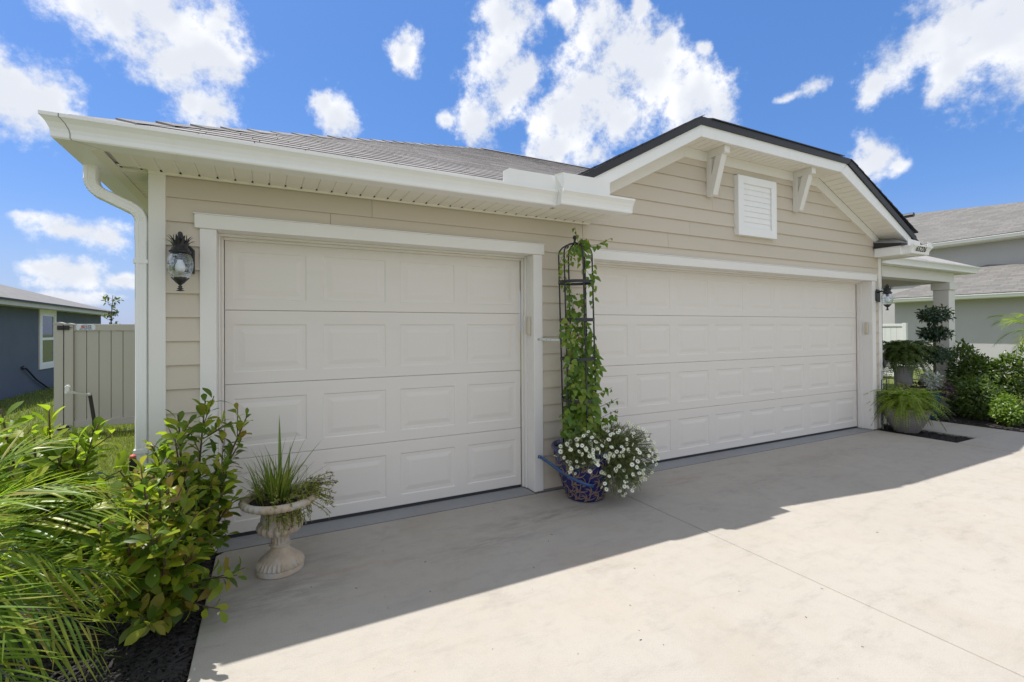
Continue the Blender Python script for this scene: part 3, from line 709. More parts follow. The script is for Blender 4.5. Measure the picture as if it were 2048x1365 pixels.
def lantern():
    lx, ly = -.183, -.125
    r = thing('wall_lantern', 'black pineapple wall lantern beside the corner board left of the single garage door', 'wall lamp', (lx, 0, 1.85), 'pineapple wall lanterns')
    b = MB(); b.prism([(lx - .06, -.012, 1.865), (lx + .062, -.012, 1.845), (lx + .062, -.012, 2.0), (lx + .035, -.012, 2.03), (lx - .035, -.012, 2.03), (lx - .06, -.012, 2.0)], (0, .026, 0)); b.obj('backplate', BLACKP, r, bevel=.006)
    b = MB(); b.tube([(lx, -.01, 1.985), (lx, -.05, 2.0), (lx, -.09, 1.995), (lx, ly, 1.985)], .012, 8); b.obj('arm', BLACKP, r, smooth=True)
    b = MB(); b.lathe([(.046, 1.958), (.058, 1.962), (.06, 1.97), (.05, 1.978), (.047, 1.99), (.04, 1.996), (.036, 2.01), (.03, 2.03), (.012, 2.045)], (lx, ly, 0), 20, capt=True); b.obj('collar', BLACKP, r, auto=40)
    b = MB()
    for ring, (n, tip, hh, w) in enumerate(((9, .088, .058, .0085), (9, .066, .074, .008), (6, .03, .084, .009))):
        for k in range(n):
            th = 2 * math.pi * (k + .5 * ring) / n; e = Vector((math.cos(th), math.sin(th), 0)); s_ = Vector((-math.sin(th), math.cos(th), 0)); row = []
            for j in range(6):
                q = j / 5; rr_ = .030 + (tip - .030) * q ** 1.5; z = 1.99 + hh * (1 - (1 - q) ** 1.6) - (.012 * q ** 4 if ring == 0 else 0); ww = w * (1 - q ** 2.2) + .0008
                c = Vector((lx, ly, z)) + e * rr_; row.append((c - s_ * ww + e * .002, c + e * .006, c + s_ * ww + e * .002))
            base = len(b.v); b.v += [tuple(p) for tr_ in row for p in tr_]
            for j in range(5):
                for i in range(2): b.f.append((base + j * 3 + i, base + j * 3 + i + 1, base + j * 3 + 4 + i, base + j * 3 + 3 + i)); b.mi.append(0)
    b.lathe([(.02, 2.0), (.012, 2.06), (.012, 2.072), (.0145, 2.082), (.010, 2.092), (.002, 2.096)], (lx, ly, 0), 10)
    b.obj('leaf_crown', BLACKP, r, smooth=True)
    b = MB(); pr = [(.045, 1.962), (.058, 1.945), (.067, 1.92), (.0705, 1.89), (.068, 1.862), (.06, 1.832), (.048, 1.806), (.04, 1.796)]
    b.lathe(pr, (lx, ly, 0), 20, capb=False); b.obj('glass_globe', GLOBE, r, auto=5)
    b = MB(); b.lathe([(.004, 1.838), (.018, 1.84), (.026, 1.852), (.0285, 1.868), (.025, 1.886), (.016, 1.905), (.0135, 1.918)], (lx, ly, 0), 14); b.obj('bulb', BULB, r, smooth=True)
    b = MB(); b.lathe([(.0135, 1.916), (.0135, 1.928), (.019, 1.93), (.019, 1.96)], (lx, ly, 0), 12, capt=True); b.obj('lamp_socket', BLACKP, r)
    b = MB(); b.lathe([(.004, 1.72), (.014, 1.722), (.02, 1.726), (.006, 1.729), (.016, 1.738), (.007, 1.741), (.013, 1.75), (.006, 1.756), (.012, 1.764), (.022, 1.772), (.038, 1.79), (.045, 1.803), (.043, 1.806), (.036, 1.794)], (lx, ly, 0), 18, fn=lambda th, z: 1 + (.10 * math.cos(9 * th) if z > 1.8 else .25 * max(0, math.cos(6 * th)) * (1 if z < 1.75 else 0))); b.obj('finial_cup', BLACKP, r, smooth=True)
    return r


l1 = lantern()
l2 = copy_tree(l1); l2.location = (8.198, 0, 1.85); l2['label'] = 'black pineapple wall lantern on the narrow siding strip right of the double garage door'

# ------------------------------------------------------------------ small fittings
for x, z, w in ((W1 - .0305 + .03, 1.503, 'single'), (B2 - .0305 + .03, 1.466, 'double')):
    b = MB(); b.box(x - .026, x - .0005, .05, .098, z - .085, z + .085); o = b.obj('keypad_box', BEIGEP, None, bevel=.008)
    bb = MB(); bb.box(x - .031, x - .0255, .056, .092, z - .075, z + .05); bb.obj('cover', BEIGEP, o, bevel=.003)
    tag(o, 'beige plastic keypad box on the right hand jamb of the %s garage door' % w, 'keypad', 'keypad boxes on the door jambs')

b = MB(); b.box(2.478, 2.50, -.0035, -.0005, 1.370, 1.392); b.prism([(2.50, -.003, 1.371), (2.685, -.15, 1.363), (2.685, -.15, 1.381), (2.50, -.003, 1.391)], (.002, .003, 0))
o = b.obj('metal_strap', SILVER); tag(o, 'perforated silver metal strap tying the trellis to the door casing', 'strap')
for i in range(6):
    f = (i + .5) / 6; bb = MB(); c = Vector((2.50 + .185 * f, -.0036 - .147 * f, 1.381 - .009 * f)); bb.lathe([(.003, 0), (.003, .0006)], (0, 0, 0), 8, capt=True)
    hh = bb.obj('hole', DARK, o); hh.matrix_basis = Matrix.Translation(c + Vector((-.001, -.0012, 0))) @ Matrix.Rotation(rad(90), 4, 'X')
b = MB(); b.tube([(2.472, -.004, .322), (2.495, -.010, .318), (2.515, -.14, .288), (2.535, -.30, .250), (2.567, -.405, .222), (2.63, -.485, .190), (2.70, -.525, .168)], .015, 6, sx=.25, sy=1.0, ref=(0, 0, 1)); o = b.obj('blue_strap', BLUEP, smooth=True)
tag(o, 'blue strap screwed to the door casing and hooked round the blue pot', 'strap')
bb = MB(); bb.lathe([(.006, 0), (.006, .003)], (0, 0, 0), 8, capt=True); hh = bb.obj('screw', SILVER, o); hh.matrix_basis = Matrix.Translation((2.482, -.0085, .319)) @ Matrix.Rotation(rad(90), 4, 'X')
b = MB(); b.tube([(-.405, -.2, -.02), (-.405, -.2, .66)], .013, 8); b.lathe([(.018, .60), (.02, .61), (.02, .70), (.016, .72)], (-.405, -.2, 0), 12, capt=True)
o = b.obj('sprinkler_riser', BLACKP, auto=40); tag(o, 'black sprinkler riser with a red cap in front of the downspout', 'sprinkler')
bb = MB(); bb.lathe([(.016, .7205), (.016, .735), (.008, .742)], (-.405, -.2, 0), 10, capt=True); bb.obj('cap', REDP, o)

# ------------------------------------------------------------------ urn
URN = mat('urn_stone', (.47, .385, .285), .9, .18, 16, .8, 70, stain=(11, .45, .66, .65, (.46, .455, .44)), dist=.003)
ux, uy = .371, -.452
urn = thing('urn', 'cast stone pedestal urn standing before the single garage door', 'urn', (ux, uy, 0))
g_ = lambda n, a, z0, z1: (lambda th, z: 1 + (a * (abs(math.cos(n * th / 2)) - .5) if z0 < z < z1 else 0))
b = MB(); b.lathe([(.128, 0), (.134, .004), (.135, .026), (.130, .034)], (ux, uy, 0), 72); b.obj('plinth', URN, urn, auto=40)
b = MB(); b.lathe([(.130, .034), (.132, .040), (.128, .052), (.120, .066), (.112, .076), (.106, .080), (.104, .084), (.088, .098), (.066, .116), (.053, .134), (.048, .15)], (ux, uy, 0), 96, g_(30, .11, .036, .079)); b.obj('foot', URN, urn, auto=50)
b = MB(); b.lathe([(.048, .15), (.058, .152), (.062, .158), (.060, .165), (.052, .168), (.047, .176), (.046, .19), (.050, .206), (.060, .222)], (ux, uy, 0), 72, g_(14, .20, .172, .215)); b.obj('stem', URN, urn, auto=40)
b = MB(); b.lathe([(.058, .222), (.085, .228), (.108, .240), (.121, .256), (.124, .272), (.118, .288), (.108, .297), (.106, .302), (.110, .312), (.108, .33), (.106, .35), (.112, .372), (.124, .390), (.142, .402)], (ux, uy, 0), 96, g_(18, .16, .224, .297)); b.obj('bowl', URN, urn, auto=60)
b = MB(); b.lathe([(.142, .402), (.165, .402), (.192, .406), (.210, .416), (.219, .432), (.217, .446), (.208, .455), (.196, .456), (.185, .448), (.178, .43), (.172, .40)], (ux, uy, 0), 108, g_(34, .055, .403, .452), capb=False); b.obj('rim', URN, urn, auto=50)
b = MB(); b.lathe([(.001, .428), (.06, .43), (.12, .424), (.178, .418)], (ux, uy, 0), 28, capb=False); b.obj('soil', SOIL, urn)

# ------------------------------------------------------------------ blue glazed pot
BGL = mat('blue_glaze', (.006, .012, .115), .16, .25, 14, .12, 40, spec=.6)
GOLD = mat('bronze_scroll', (.22, .15, .11), .45, .25, 40)
bx_, by_ = 2.785, -.29
pot = thing('blue_pot', 'cobalt blue glazed pot with bronze leaf scrolls between the garage doors', 'pot', (bx_, by_, 0))
prof = [(.145, 0), (.162, .006), (.172, .03), (.19, .08), (.215, .15), (.238, .22), (.258, .29), (.272, .36), (.278, .41), (.292, .425), (.298, .44), (.294, .455), (.276, .458), (.262, .44), (.258, .40)]
b = MB(); b.lathe(prof, (bx_, by_, 0), 56); b.obj('body', BGL, pot, auto=50)
b = MB(); b.lathe([(.002, .43), (.15, .435), (.262, .42)], (bx_, by_, 0), 24, capb=False); b.obj('soil', SOIL, pot)
def prad(z):
    for i in range(len(prof) - 4):
        if prof[i][1] <= z <= prof[i + 1][1]: q = (z - prof[i][1]) / max(1e-6, prof[i + 1][1] - prof[i][1]); return prof[i][0] + q * (prof[i + 1][0] - prof[i][0])
    return .27
b = MB()
def stroke(th0, z0, ang, L, bend, w):
    prev = None; th, z, a = th0, z0, ang; n = 7
    for i in range(n + 1):
        q = i / n; ww = w * math.sin(math.pi * min(1, .12 + q * .88)) ** .8 * (1 - .25 * q); r = prad(max(.01, min(.40, z))) + .0018
        nx, nz = -math.sin(a), math.cos(a)
        pair = []
        for s_ in (-1, 1):
            tt, zz_ = th + s_ * nx * ww / r, max(.008, min(.405, z + s_ * nz * ww)); rr_ = prad(zz_) + .0022
            pair.append((bx_ + rr_ * math.cos(tt), by_ + rr_ * math.sin(tt), zz_))
        if prev: k = len(b.v); b.v += prev + pair; b.f.append((k, k + 2, k + 3, k + 1)); b.mi.append(0)
        prev = pair; th += math.cos(a) * L / n / r; z += math.sin(a) * L / n; a += bend / n
for row in range(6):
    for k in range(11):
        th0 = 2 * math.pi * (k + .5 * (row % 2)) / 11 + U(-.1, .1); z0 = .01 + .07 * row + U(-.008, .008); s_ = 1 if (k + row) % 2 else 1
        for j, (a, L, bd, w) in enumerate(((.3, .12, 1.5, .0062), (.8, .10, 2.2, .0062), (1.3, .085, 2.6, .006), (-.3, .12, 1.5, .006), (1.9, .07, 2.4, .0055), (-.9, .07, 1.8, .005))):
            stroke(th0 + .03 * j, z0 + .008 * j, a + U(-.15, .15), L, bd, w)
tag(b.obj('leaf_scrolls', GOLD, pot), kind='stuff')

# ------------------------------------------------------------------ obelisk trellis
tx, ty = 2.762, -.235
tre = thing('obelisk_trellis', 'round black metal obelisk trellis standing in the blue pot', 'trellis', (tx, ty, .44))
lean = lambda z: (tx - .028 * (z - .85) / 1.2, ty)
TR = .147
angs = [rad(a) for a in (195, 262, 322, 20, 80, 140)]
for a in angs:
    p = []
    for z in (.38, .85, 1.21, 1.553, 1.885, 2.05, 2.13):
        cx, cy = lean(z); p.append((cx + TR * math.cos(a), cy + TR * math.sin(a), z))
    for q in (.35, .7, 1.05, 1.3, 1.5):
        cx, cy = lean(2.2); rr_ = TR * math.cos(q); p.append((cx + rr_ * math.cos(a), cy + rr_ * math.sin(a), 2.13 + .10 * math.sin(q)))
    b = MB(); b.tube(p, .0072, 8); b.obj('rod', BLACKP, tre, smooth=True)
for z in (.85, 1.21, 1.553, 1.885):
    cx, cy = lean(z); b = MB(); R2 = TR + .0095
    b.lathe([(R2, z - .013), (R2, z + .013), (R2 - .003, z + .013), (R2 - .003, z - .013), (R2, z - .013)], (cx, cy, 0), 40, capb=False); b.obj('ring', BLACKP, tre, auto=40)
cx, cy = lean(2.25); b = MB(); b.lathe([(.02, 2.215), (.022, 2.235), (.008, 2.245), (.007, 2.262), (.016, 2.272), (.019, 2.285), (.014, 2.298), (.002, 2.303)], (cx, cy, 0), 12); b.obj('finial', BLACKP, tre, smooth=True)

# ornamental trellis on the right hand wall corner
ot = thing('wall_trellis', 'thin black wire trellis with bird ornaments at the right house corner', 'trellis', (8.26, -.04, 0))
b = MB()
for x in (8.19, 8.33): b.tube([(x, -.045, -.02), (x, -.045, .72)], .006, 6)
for z in (.58, .65, .72): b.tube([(8.19, -.045, z), (8.33, -.045, z)], .004, 6)
b.tube([(8.26, -.045, .72), (8.26, -.045, 1.10)], .005, 6)
for k in range(5): x = 8.20 + .03 * k; b.tube([(x, -.045, .72), (x, -.045, .84)], .0025, 5)
b.tube([(8.19, -.045, .845), (8.33, -.045, .845)], .003, 5)
b.obj('frame', BLACKP, ot)
for z, s_ in ((.95, .05), (1.12, .025), (.40, .03), (.30, .018)):
    b = MB(); b.lathe([(.002, -s_ * 1.4), (s_ * .4, -s_ * .9), (s_ * .5, 0), (s_ * .28, s_ * .8), (.002, s_ * 1.6)], (8.262, -.05, z), 10, capb=False); b.obj('ornament', BLACKP, ot, smooth=True)

# ------------------------------------------------------------------ left: gate, fence, blue house
gate = thing('vinyl_gate', 'tan vinyl privacy gate with black hinges beside the house', 'gate', (-2.3, 5.55, 0))
GYY = 5.6
def vx(name, x0, x1, y0, y1, z0, z1, p, m=None, bevel=.004):
    b = MB(); b.box(x0, x1, y0, y1, z0, z1); return b.obj(name, m or VINYL, p, bevel=bevel)
post = vx('gate_post', -2.385, -2.285, GYY - .05, GYY + .05, .02, 1.585, gate)
b = MB(); b.prism([(-2.392, GYY - .057, 1.586), (-2.278, GYY - .057, 1.586), (-2.278, GYY - .057, 1.600), (-2.335, GYY - .057, 1.615), (-2.392, GYY - .057, 1.600)], (0, .114, 0)); b.obj('post_cap', VINYL, gate)
vx('top_rail', -2.284, -.40, GYY - .028, GYY + .028, 1.50, 1.60, gate); vx('bottom_rail', -2.284, -.40, GYY - .028, GYY + .028, .05, .155, gate)
for i in range(13):
    x0 = -2.283 + .145 * i; b = MB(); b.hexa([(x0 + .004, GYY - .012, .156), (x0 + .139, GYY - .012, .156), (x0 + .1445, GYY + .01, .156), (x0, GYY + .01, .156), (x0 + .004, GYY - .012, 1.499), (x0 + .139, GYY - .012, 1.499), (x0 + .1445, GYY + .01, 1.499), (x0, GYY + .01, 1.499)]); b.obj('board', VINYL, gate)
for z in (1.545, .065):
    b = MB(); y = GYY - .056
    b.box(-2.46, -2.41, y - .012, y, z - .032, z + .032); b.box(-2.375, -2.325, y - .012, y, z - .032, z + .032); b.box(-2.412, -2.373, y - .010, y - .001, z - .024, z - .006); b.box(-2.412, -2.373, y - .010, y - .001, z + .006, z + .024)
    b.tube([(-2.392, y - .014, z - .036), (-2.392, y - .014, z + .036)], .009, 8); b.tube([(-2.325, y - .006, z), (-2.285, y - .006, z)], .004, 6); b.obj('hinge', BLACKP, gate, bevel=.003)
fp = thing('vinyl_fence', 'tan vinyl fence post that carries the gate hinges', 'fence', (-2.45, 5.6, 0))
vx('fence_post', -2.50, -2.397, GYY - .052, GYY + .05, -.05, 1.60, fp)
b = MB(); b.prism([(-2.508, GYY - .06, 1.601), (-2.389, GYY - .06, 1.601), (-2.389, GYY - .06, 1.613), (-2.448, GYY - .06, 1.63), (-2.508, GYY - .06, 1.613)], (0, .12, 0)); b.obj('post_cap', VINYL, fp)
sg = thing('company_sign', 'small white sign with blue house logo screwed to the gate rail', 'sign', (-2.14, 5.57, 1.55))
b = MB(); b.box(-2.255, -2.03, GYY - .034, GYY - .0285, 1.506, 1.598); b.obj('plate', SIGNW, sg)
R90 = Matrix.Rotation(rad(90), 4, 'X')
text_mesh('RAE', .052, NAVY, 'lettering', sg, Matrix.Translation((-2.11, GYY - .0355, 1.556)) @ R90, .8, .0006)
text_mesh('904 507 5615', .022, NAVY, 'phone_number', sg, Matrix.Translation((-2.142, GYY - .0355, 1.519)) @ R90, 1.25, .0006)
b = MB(); b.box(-2.195, -2.153, GYY - .0362, GYY - .0341, 1.543, 1.571); b.obj('flag_print', REDP, sg)
b = MB(); b.prism([(-2.20, GYY - .0358, 1.573), (-2.145, GYY - .0358, 1.592), (-2.08, GYY - .0358, 1.580), (-2.08, GYY - .0358, 1.574), (-2.145, GYY - .0358, 1.586), (-2.195, GYY - .0358, 1.569)], (0, .0016, 0)); b.box(-2.205, -2.08, GYY - .0356, GYY - .0342, 1.534, 1.539); b.obj('roof_print', NAVY, sg)
for x in (-2.247, -2.038):
    for z in (1.513, 1.591): b = MB(); b.lathe([(.004, 0), (.004, .003)], (0, 0, 0), 8, capt=True); o = b.obj('screw', DARK, sg); o.matrix_basis = Matrix.Translation((x, GYY - .0342, z)) @ R90
gl_ = thing('gate_arm', 'galvanised swing arm on the gate with a white box and black strut', 'gate hardware', (-2.3, 5.3, .6))
b = MB(); b.box(-2.30, -2.245, 5.27, 5.33, .595, .70); b.box(-2.292, -2.255, 5.275, 5.325, .7005, .715); b.obj('motor_box', WHITEP, gl_, bevel=.006)
b = MB(); b.box(-2.27, -2.18, 5.268, 5.285, .598, .625); b.prism([(-2.25, 5.262, .60), (-2.03, 5.262, .557), (-2.03, 5.262, .580), (-2.25, 5.262, .628)], (0, .006, 0)); b.lathe([(.028, .55), (.03, .555), (.03, .58), (.02, .59)], (-2.03, 5.275, 0), 10, capt=True); b.obj('arm', SILVER, gl_)
b = MB(); b.tube([(-2.02, 5.28, .555), (-1.975, 5.28, .20), (-1.965, 5.28, -.05)], .024, 8); b.obj('strut', BLACKP, gl_)

bh = thing('blue_house', 'blue stucco neighbour house with grey roof beyond the gate', 'house', (-8, 16, -.2))
BX = -5.56
b = MB(); b.box(-17, BX, 5, 20.24, -.5, 2.16); b.obj('wall', STUC_B, bh)
wn = MB(); yw0, yw1, zw0, zw1 = 14.55, 15.74, .43, 2.19
wn.box(BX + .002, BX + .035, yw0, yw0 + .14, zw0, zw1); wn.box(BX + .002, BX + .035, yw1 - .14, yw1, zw0, zw1); wn.box(BX + .002, BX + .0348, yw0 + .14, yw1 - .14, zw0, zw0 + .13); wn.box(BX + .002, BX + .0348, yw0 + .14, yw1 - .14, zw1 - .15, zw1)
wo = wn.obj('window', TRIM, bh)
b = MB(); b.box(BX + .004, BX + .012, yw0 + .2, yw1 - .2, zw0 + .19, 1.27); b.obj('pane', GLASSW, wo)
b = MB(); b.box(BX + .004, BX + .012, yw0 + .2, yw1 - .2, 1.345, zw1 - .21); b.obj('pane', GLASSW, wo)
b = MB(); b.box(BX + .003, BX + .026, yw0 + .141, yw0 + .2, zw0 + .131, zw1 - .151); b.box(BX + .003, BX + .026, yw1 - .2, yw1 - .141, zw0 + .131, zw1 - .151); b.box(BX + .003, BX + .0255, yw0 + .2, yw1 - .2, zw0 + .131, zw0 + .19); b.box(BX + .003, BX + .0255, yw0 + .2, yw1 - .2, zw1 - .21, zw1 - .151); b.box(BX + .003, BX + .030, yw0 + .2, yw1 - .2, 1.27, 1.345); b.obj('sash', WHITEP, wo)
b = MB(); b.box(BX - .02, -5.2, 4.6, 20.62, 2.16, 2.185); b.obj('soffit', TRIM, bh)
b = MB(); b.box(-5.2, -5.17, 4.6, 20.64, 2.15, 2.29); b.box(-17, -5.2, 20.62, 20.64, 2.15, 2.29); b.obj('fascia', mat('grey_fascia', (.55, .53, .48), .6), bh)
b = MB(); hw = 6.0; ze = 2.31; px_ = .32
b.add([(-5.14, 4.6, ze), (-5.14, 20.7, ze), (-5.14 - hw, 20.7 - hw, ze + hw * px_), (-5.14 - hw, 4.6, ze + hw * px_), (-5.14, 4.6, ze - .05), (-5.14, 20.7, ze - .05), (-5.14 - 2 * hw, 20.7, ze), (-5.14 - 2 * hw, 20.7, ze - .05), (-5.14 - 2 * hw, 4.6, ze)],
      [(0, 1, 2, 3), (4, 5, 1, 0), (1, 6, 2), (5, 7, 6, 1), (3, 2, 6, 8)]); b.obj('roof', FARSH, bh)
b = MB(); b.box(-5.139, -5.12, 4.6, 20.7, ze - .052, ze - .004); b.obj('drip_edge', DRIP, bh)
b = MB(); b.lathe([(.05, 0), (.05, .05)], (0, 0, 0), 10, capt=True); b.tube([(0, 0, .02), (0, -.10, .02)], .03, 8); o = b.obj('hose_bib', BLACKP, bh); o.matrix_basis = Matrix.Translation((BX, 13.55, .55)) @ Matrix.Rotation(rad(90), 4, 'Y')
b = MB(); b.tube([(BX + .07, 13.57, .53), (BX + .07, 14.2, .18), (BX + .07, 14.9, -.10), (BX + .06, 15.6, -.27), (BX + .06, 16.6, -.36), (BX + .06, 18.5, -.30)], .026, 6); o = b.obj('garden_hose', BLACKP, smooth=True); tag(o, 'black garden hose hanging from the blue stucco wall', 'hose')

# ------------------------------------------------------------------ right: grey two storey house and fence
nh = thing('grey_house', 'pale grey stucco two storey house with brown shingle roofs on the right', 'house', (24, 3, 0))
b = MB(); b.box(21.9, 24.2, -6, 5.88, -.4, 2.45); b.obj('wall', STUC_G, nh)
b = MB(); b.box(24.0, 34, -8, 12, -.4, 4.85); b.obj('upper_wall', STUC_G, nh)
b = MB(); b.box(21.5, 21.9, -6, 6.2, 2.45, 2.47); b.box(21.9, 24, 5.881, 6.2, 2.45, 2.47); b.box(23.6, 24, -8, 12, 4.62, 4.64); b.obj('soffit', SOFFIT, nh)
gutter((21.5, 0, 0), (0, 1, 0), (-1, 0, 0), -6, 6.2, 0, 0, z=2.46, parent=nh); gutter((23.6, 0, 0), (0, 1, 0), (-1, 0, 0), -8, 12, 0, 0, z=4.66, parent=nh)
b = MB(); b.box(21.502, 21.52, -6, 6.2, 2.44, 2.60); b.box(23.602, 23.62, -8, 12, 4.62, 4.80); b.obj('fascia', WHITE, nh)
b = MB(); b.box(21.46, 21.56, -6, 6.22, 2.60, 2.615); b.box(23.56, 23.66, -8, 12, 4.80, 4.815); b.obj('drip_edge', DRIP, nh)
FS = bpy.data.materials.new('laminated_shingle'); FS.use_nodes = True; t = FS.node_tree; bs = t.nodes['Principled BSDF']; N = NT(t)
tcv = N.n('ShaderNodeTexCoord').outputs['Object']; sx_ = N.n('ShaderNodeSeparateXYZ', {0: tcv})
uv = N.n('ShaderNodeCombineXYZ', {0: sx_.outputs[1], 1: N.math('MULTIPLY', sx_.outputs[0], 1.08), 2: 0.0}).outputs[0]
br = N.n('ShaderNodeTexBrick', {'Vector': uv, 'Color1': (.175, .17, .16, 1), 'Color2': (.13, .126, .118, 1), 'Mortar': (.11, .098, .085, 1), 'Scale': 1.0, 'Mortar Size': .012, 'Brick Width': .42, 'Row Height': .155, 'Bias': 0.0, 'Mortar Smooth': .3}, offset=.37)
c = N.mix(.6, br.outputs[0], N.mix(N.noise(tcv, 7, 5, .7), (.3, .3, .3), (.7, .7, .7)), 'OVERLAY')
t.links.new(c, bs.inputs['Base Color']); bs.inputs['Roughness'].default_value = .9
bm_ = N.n('ShaderNodeBump', {'Height': br.outputs[0], 'Strength': .6, 'Distance': .02}); t.links.new(bm_.outputs[0], bs.inputs['Normal'])
b = MB(); pk = (23.99, 3.9, 3.80)
b.add([(21.44, 6.25, 2.615), (21.44, -6, 2.615), pk, (23.99, 2.0, 3.62), (23.99, -6, 3.62), (23.99, 6.25, 2.615)], [(0, 1, 4, 3, 2), (5, 0, 2)]); b.obj('lower_roof', FS, nh)
b = MB(); b.add([(23.56, 12, 4.82), (23.56, -8, 4.82), (27.8, -8, 6.46), (27.8, 6.5, 6.46), (27.8, 8.4, 7.02), (32, 12, 7.0), (34, -8, 4.8), (34, 12, 4.8)], [(0, 1, 2, 3, 4), (0, 4, 5), (2, 6, 7, 5, 4, 3)]); b.obj('upper_roof', FS, nh)
b = MB(); b.box(23.98, 24.0, 4.3, 5.4, 2.75, 2.95); b.obj('window', GLASSW, nh)
vf = thing('white_fence', 'pale vinyl privacy fence beyond the porch on the right', 'fence', (17, 4, 0))
vx('fence_post', 16.95, 17.05, 3.40, 3.50, -.05, 1.62, vf, VINYLW)
for i in range(24): x = 0; b = MB(); b.box(16.985, 17.015, 3.505 + .15 * i, 3.65 + .15 * i, .1, 1.52); b.obj('board', VINYLW, vf)
vx('top_rail', 16.97, 17.03, 3.504, 7.2, 1.52, 1.60, vf, VINYLW); vx('bottom_rail', 16.97, 17.03, 3.504, 7.2, .03, .1, vf, VINYLW)

# ------------------------------------------------------------------ plants
def leaf_tpl(L, W, fold=.25, curl=.25, n=5, shape='obovate', stalk=.06):
    """a leaf along +x, its upper side +z"""
    v, f = [], []
    for i in range(n + 1):
        q = i / n
        if shape == 'obovate': w = (q ** .75) * (1 - q ** 4.5) * 1.28
        elif shape == 'heart': w = (1 - q) ** .75 * min(1, q * 6 + .35) * 1.05
        elif shape == 'ovate': w = math.sin(math.pi * q ** .8) ** .9
        else: w = math.sin(math.pi * (.04 + .96 * q)) ** .6
        w = max(w, .02) * W / 2; x = L * (stalk + (1 - stalk) * q); z = -curl * L * q ** 2 + .08 * L * q
        for s in (-1, 0, 1): v.append((x, s * w, z + (fold * w if s else 0)))
    for i in range(n):
        for j in range(2): k = i * 3 + j; f.append((k, k + 3, k + 4, k + 1))
    return np.array(v), f


def strip_tpl(L, W, droop=.3, n=6, fold=.3, lift=0.0):
    v, f = [], []
    for i in range(n + 1):
        q = i / n; w = W / 2 * (min(1, q * 8 + .5)) * (1 - q ** 2.5) + .0003; x = L * q * (1 - .15 * droop * q); z = lift * L * q - droop * L * q * q
        for s in (-1, 0, 1): v.append((x, s * w, z + (fold * w if s else 0)))
    for i in range(n):
        for j in range(2): k = i * 3 + j; f.append((k, k + 3, k + 4, k + 1))
    return np.array(v), f


def frame(d, up):
    d = Vector(d).normalized(); up = Vector(up); s = up.cross(d)
    if s.length < 1e-4: s = Vector((1, 0, 0)).cross(d)
    s.normalize(); n = d.cross(s)
    return d, s, n


def mtx(p, d, up, sc=1.0):
    x, y, z = frame(d, up); M = Matrix.Identity(4)
    for i in range(3): M[i][0], M[i][1], M[i][2], M[i][3] = x[i] * sc, y[i] * sc, z[i] * sc, p[i]
    return M


def merge(items, tpls):
    """items: (template index, matrix) -> one MB-like vertex / face list through numpy"""
    V, Fc, b = [], [], 0
    for k, M in items:
        v, f = tpls[k]; A = np.array(M)
        V.append(v @ A[:3, :3].T + A[:3, 3]); Fc += [tuple(i + b for i in q) for q in f]; b += len(v)
    mb = MB(); mb.v = [tuple(p) for p in np.concatenate(V)] if V else []; mb.f = Fc; mb.mi = [0] * len(Fc); return mb


def place(items, tpls, material, parent, name='leaf', many='leaves', nmax=300, smooth=True):
    """the leaves that show largest become objects, the rest one mesh"""
    def score(it):
        p = it[1].translation; u, v, w = to_cam(*p); ins = -60 < u < 2110 and -60 < v < 1430
        return w + (0 if ins else 50)
    items = sorted(items, key=score)
    mes = []
    for v, f in tpls:
        mb = MB(); mb.v = [tuple(p) for p in v]; mb.f = f; mb.mi = [0] * len(f); mes.append(mb.mesh(name, material, smooth))
    for k, M in items[:nmax]:
        o = bpy.data.objects.new(name, mes[k]); C.objects.link(o); attach(o, parent); o.matrix_basis = M
    rest = items[nmax:]
    if rest: tag(merge(rest, tpls).obj(many, material, parent, smooth=smooth), kind='stuff')


def rv(s=1.0): return Vector((random.gauss(0, s), random.gauss(0, s), random.gauss(0, s)))


def bez(a, b_, c, n): return [Vector(a) * (1 - q) ** 2 + 2 * Vector(b_) * q * (1 - q) + Vector(c) * q * q for q in [i / n for i in range(n + 1)]]


LEAFY = leafmat('shrub_leaf', [(.09, .14, .02), (.135, .20, .024), (.19, .26, .03), (.27, .325, .036), (.38, .385, .045)], .52, .34, spec=.3)
LEAFD = leafmat('dark_shrub_leaf', [(.06, .105, .018), (.10, .16, .022), (.16, .225, .028), (.23, .285, .032), (.34, .355, .04), (.25, .16, .05)], .5, .36, spec=.3)
PALML = leafmat('palm_leaflet', [(.10, .17, .026), (.15, .24, .032), (.22, .31, .04), (.33, .38, .05), (.30, .22, .07)], .52, .34, spec=.5)
VINEL = leafmat('vine_leaf', [(.075, .15, .02), (.115, .20, .025), (.17, .25, .03), (.24, .29, .045)], .4, .4)
GRASSL = leafmat('grass_blade', [(.09, .14, .026), (.13, .19, .03), (.19, .225, .04), (.28, .26, .08)], .38, .45)
FERNL = leafmat('fern_leaf', [(.22, .31, .04), (.29, .37, .05), (.36, .42, .08)], .42, .5)
FERND = leafmat('dark_fern_leaf', [(.055, .10, .022), (.085, .135, .028), (.14, .18, .04)], .25, .45)
BUSHL = leafmat('hedge_leaf', [(.04, .075, .016), (.075, .125, .024), (.14, .19, .036)], .3, .35)
LIMEL = leafmat('lime_leaf', [(.08, .15, .02), (.13, .21, .03), (.2, .27, .05)], .35, .4)
TOPL = leafmat('topiary_leaf', [(.016, .042, .026), (.026, .058, .034), (.045, .08, .046)], .15, .35)
SILVL = leafmat('silver_leaf', [(.42, .44, .44), (.52, .54, .54)], .15, .7)
PURPL = leafmat('purple_leaf', [(.045, .012, .03), (.08, .02, .05), (.03, .02, .03)], .2, .4)
DAISL = leafmat('daisy_leaf', [(.12, .145, .045), (.16, .18, .06), (.12, .11, .06)], .25, .55)
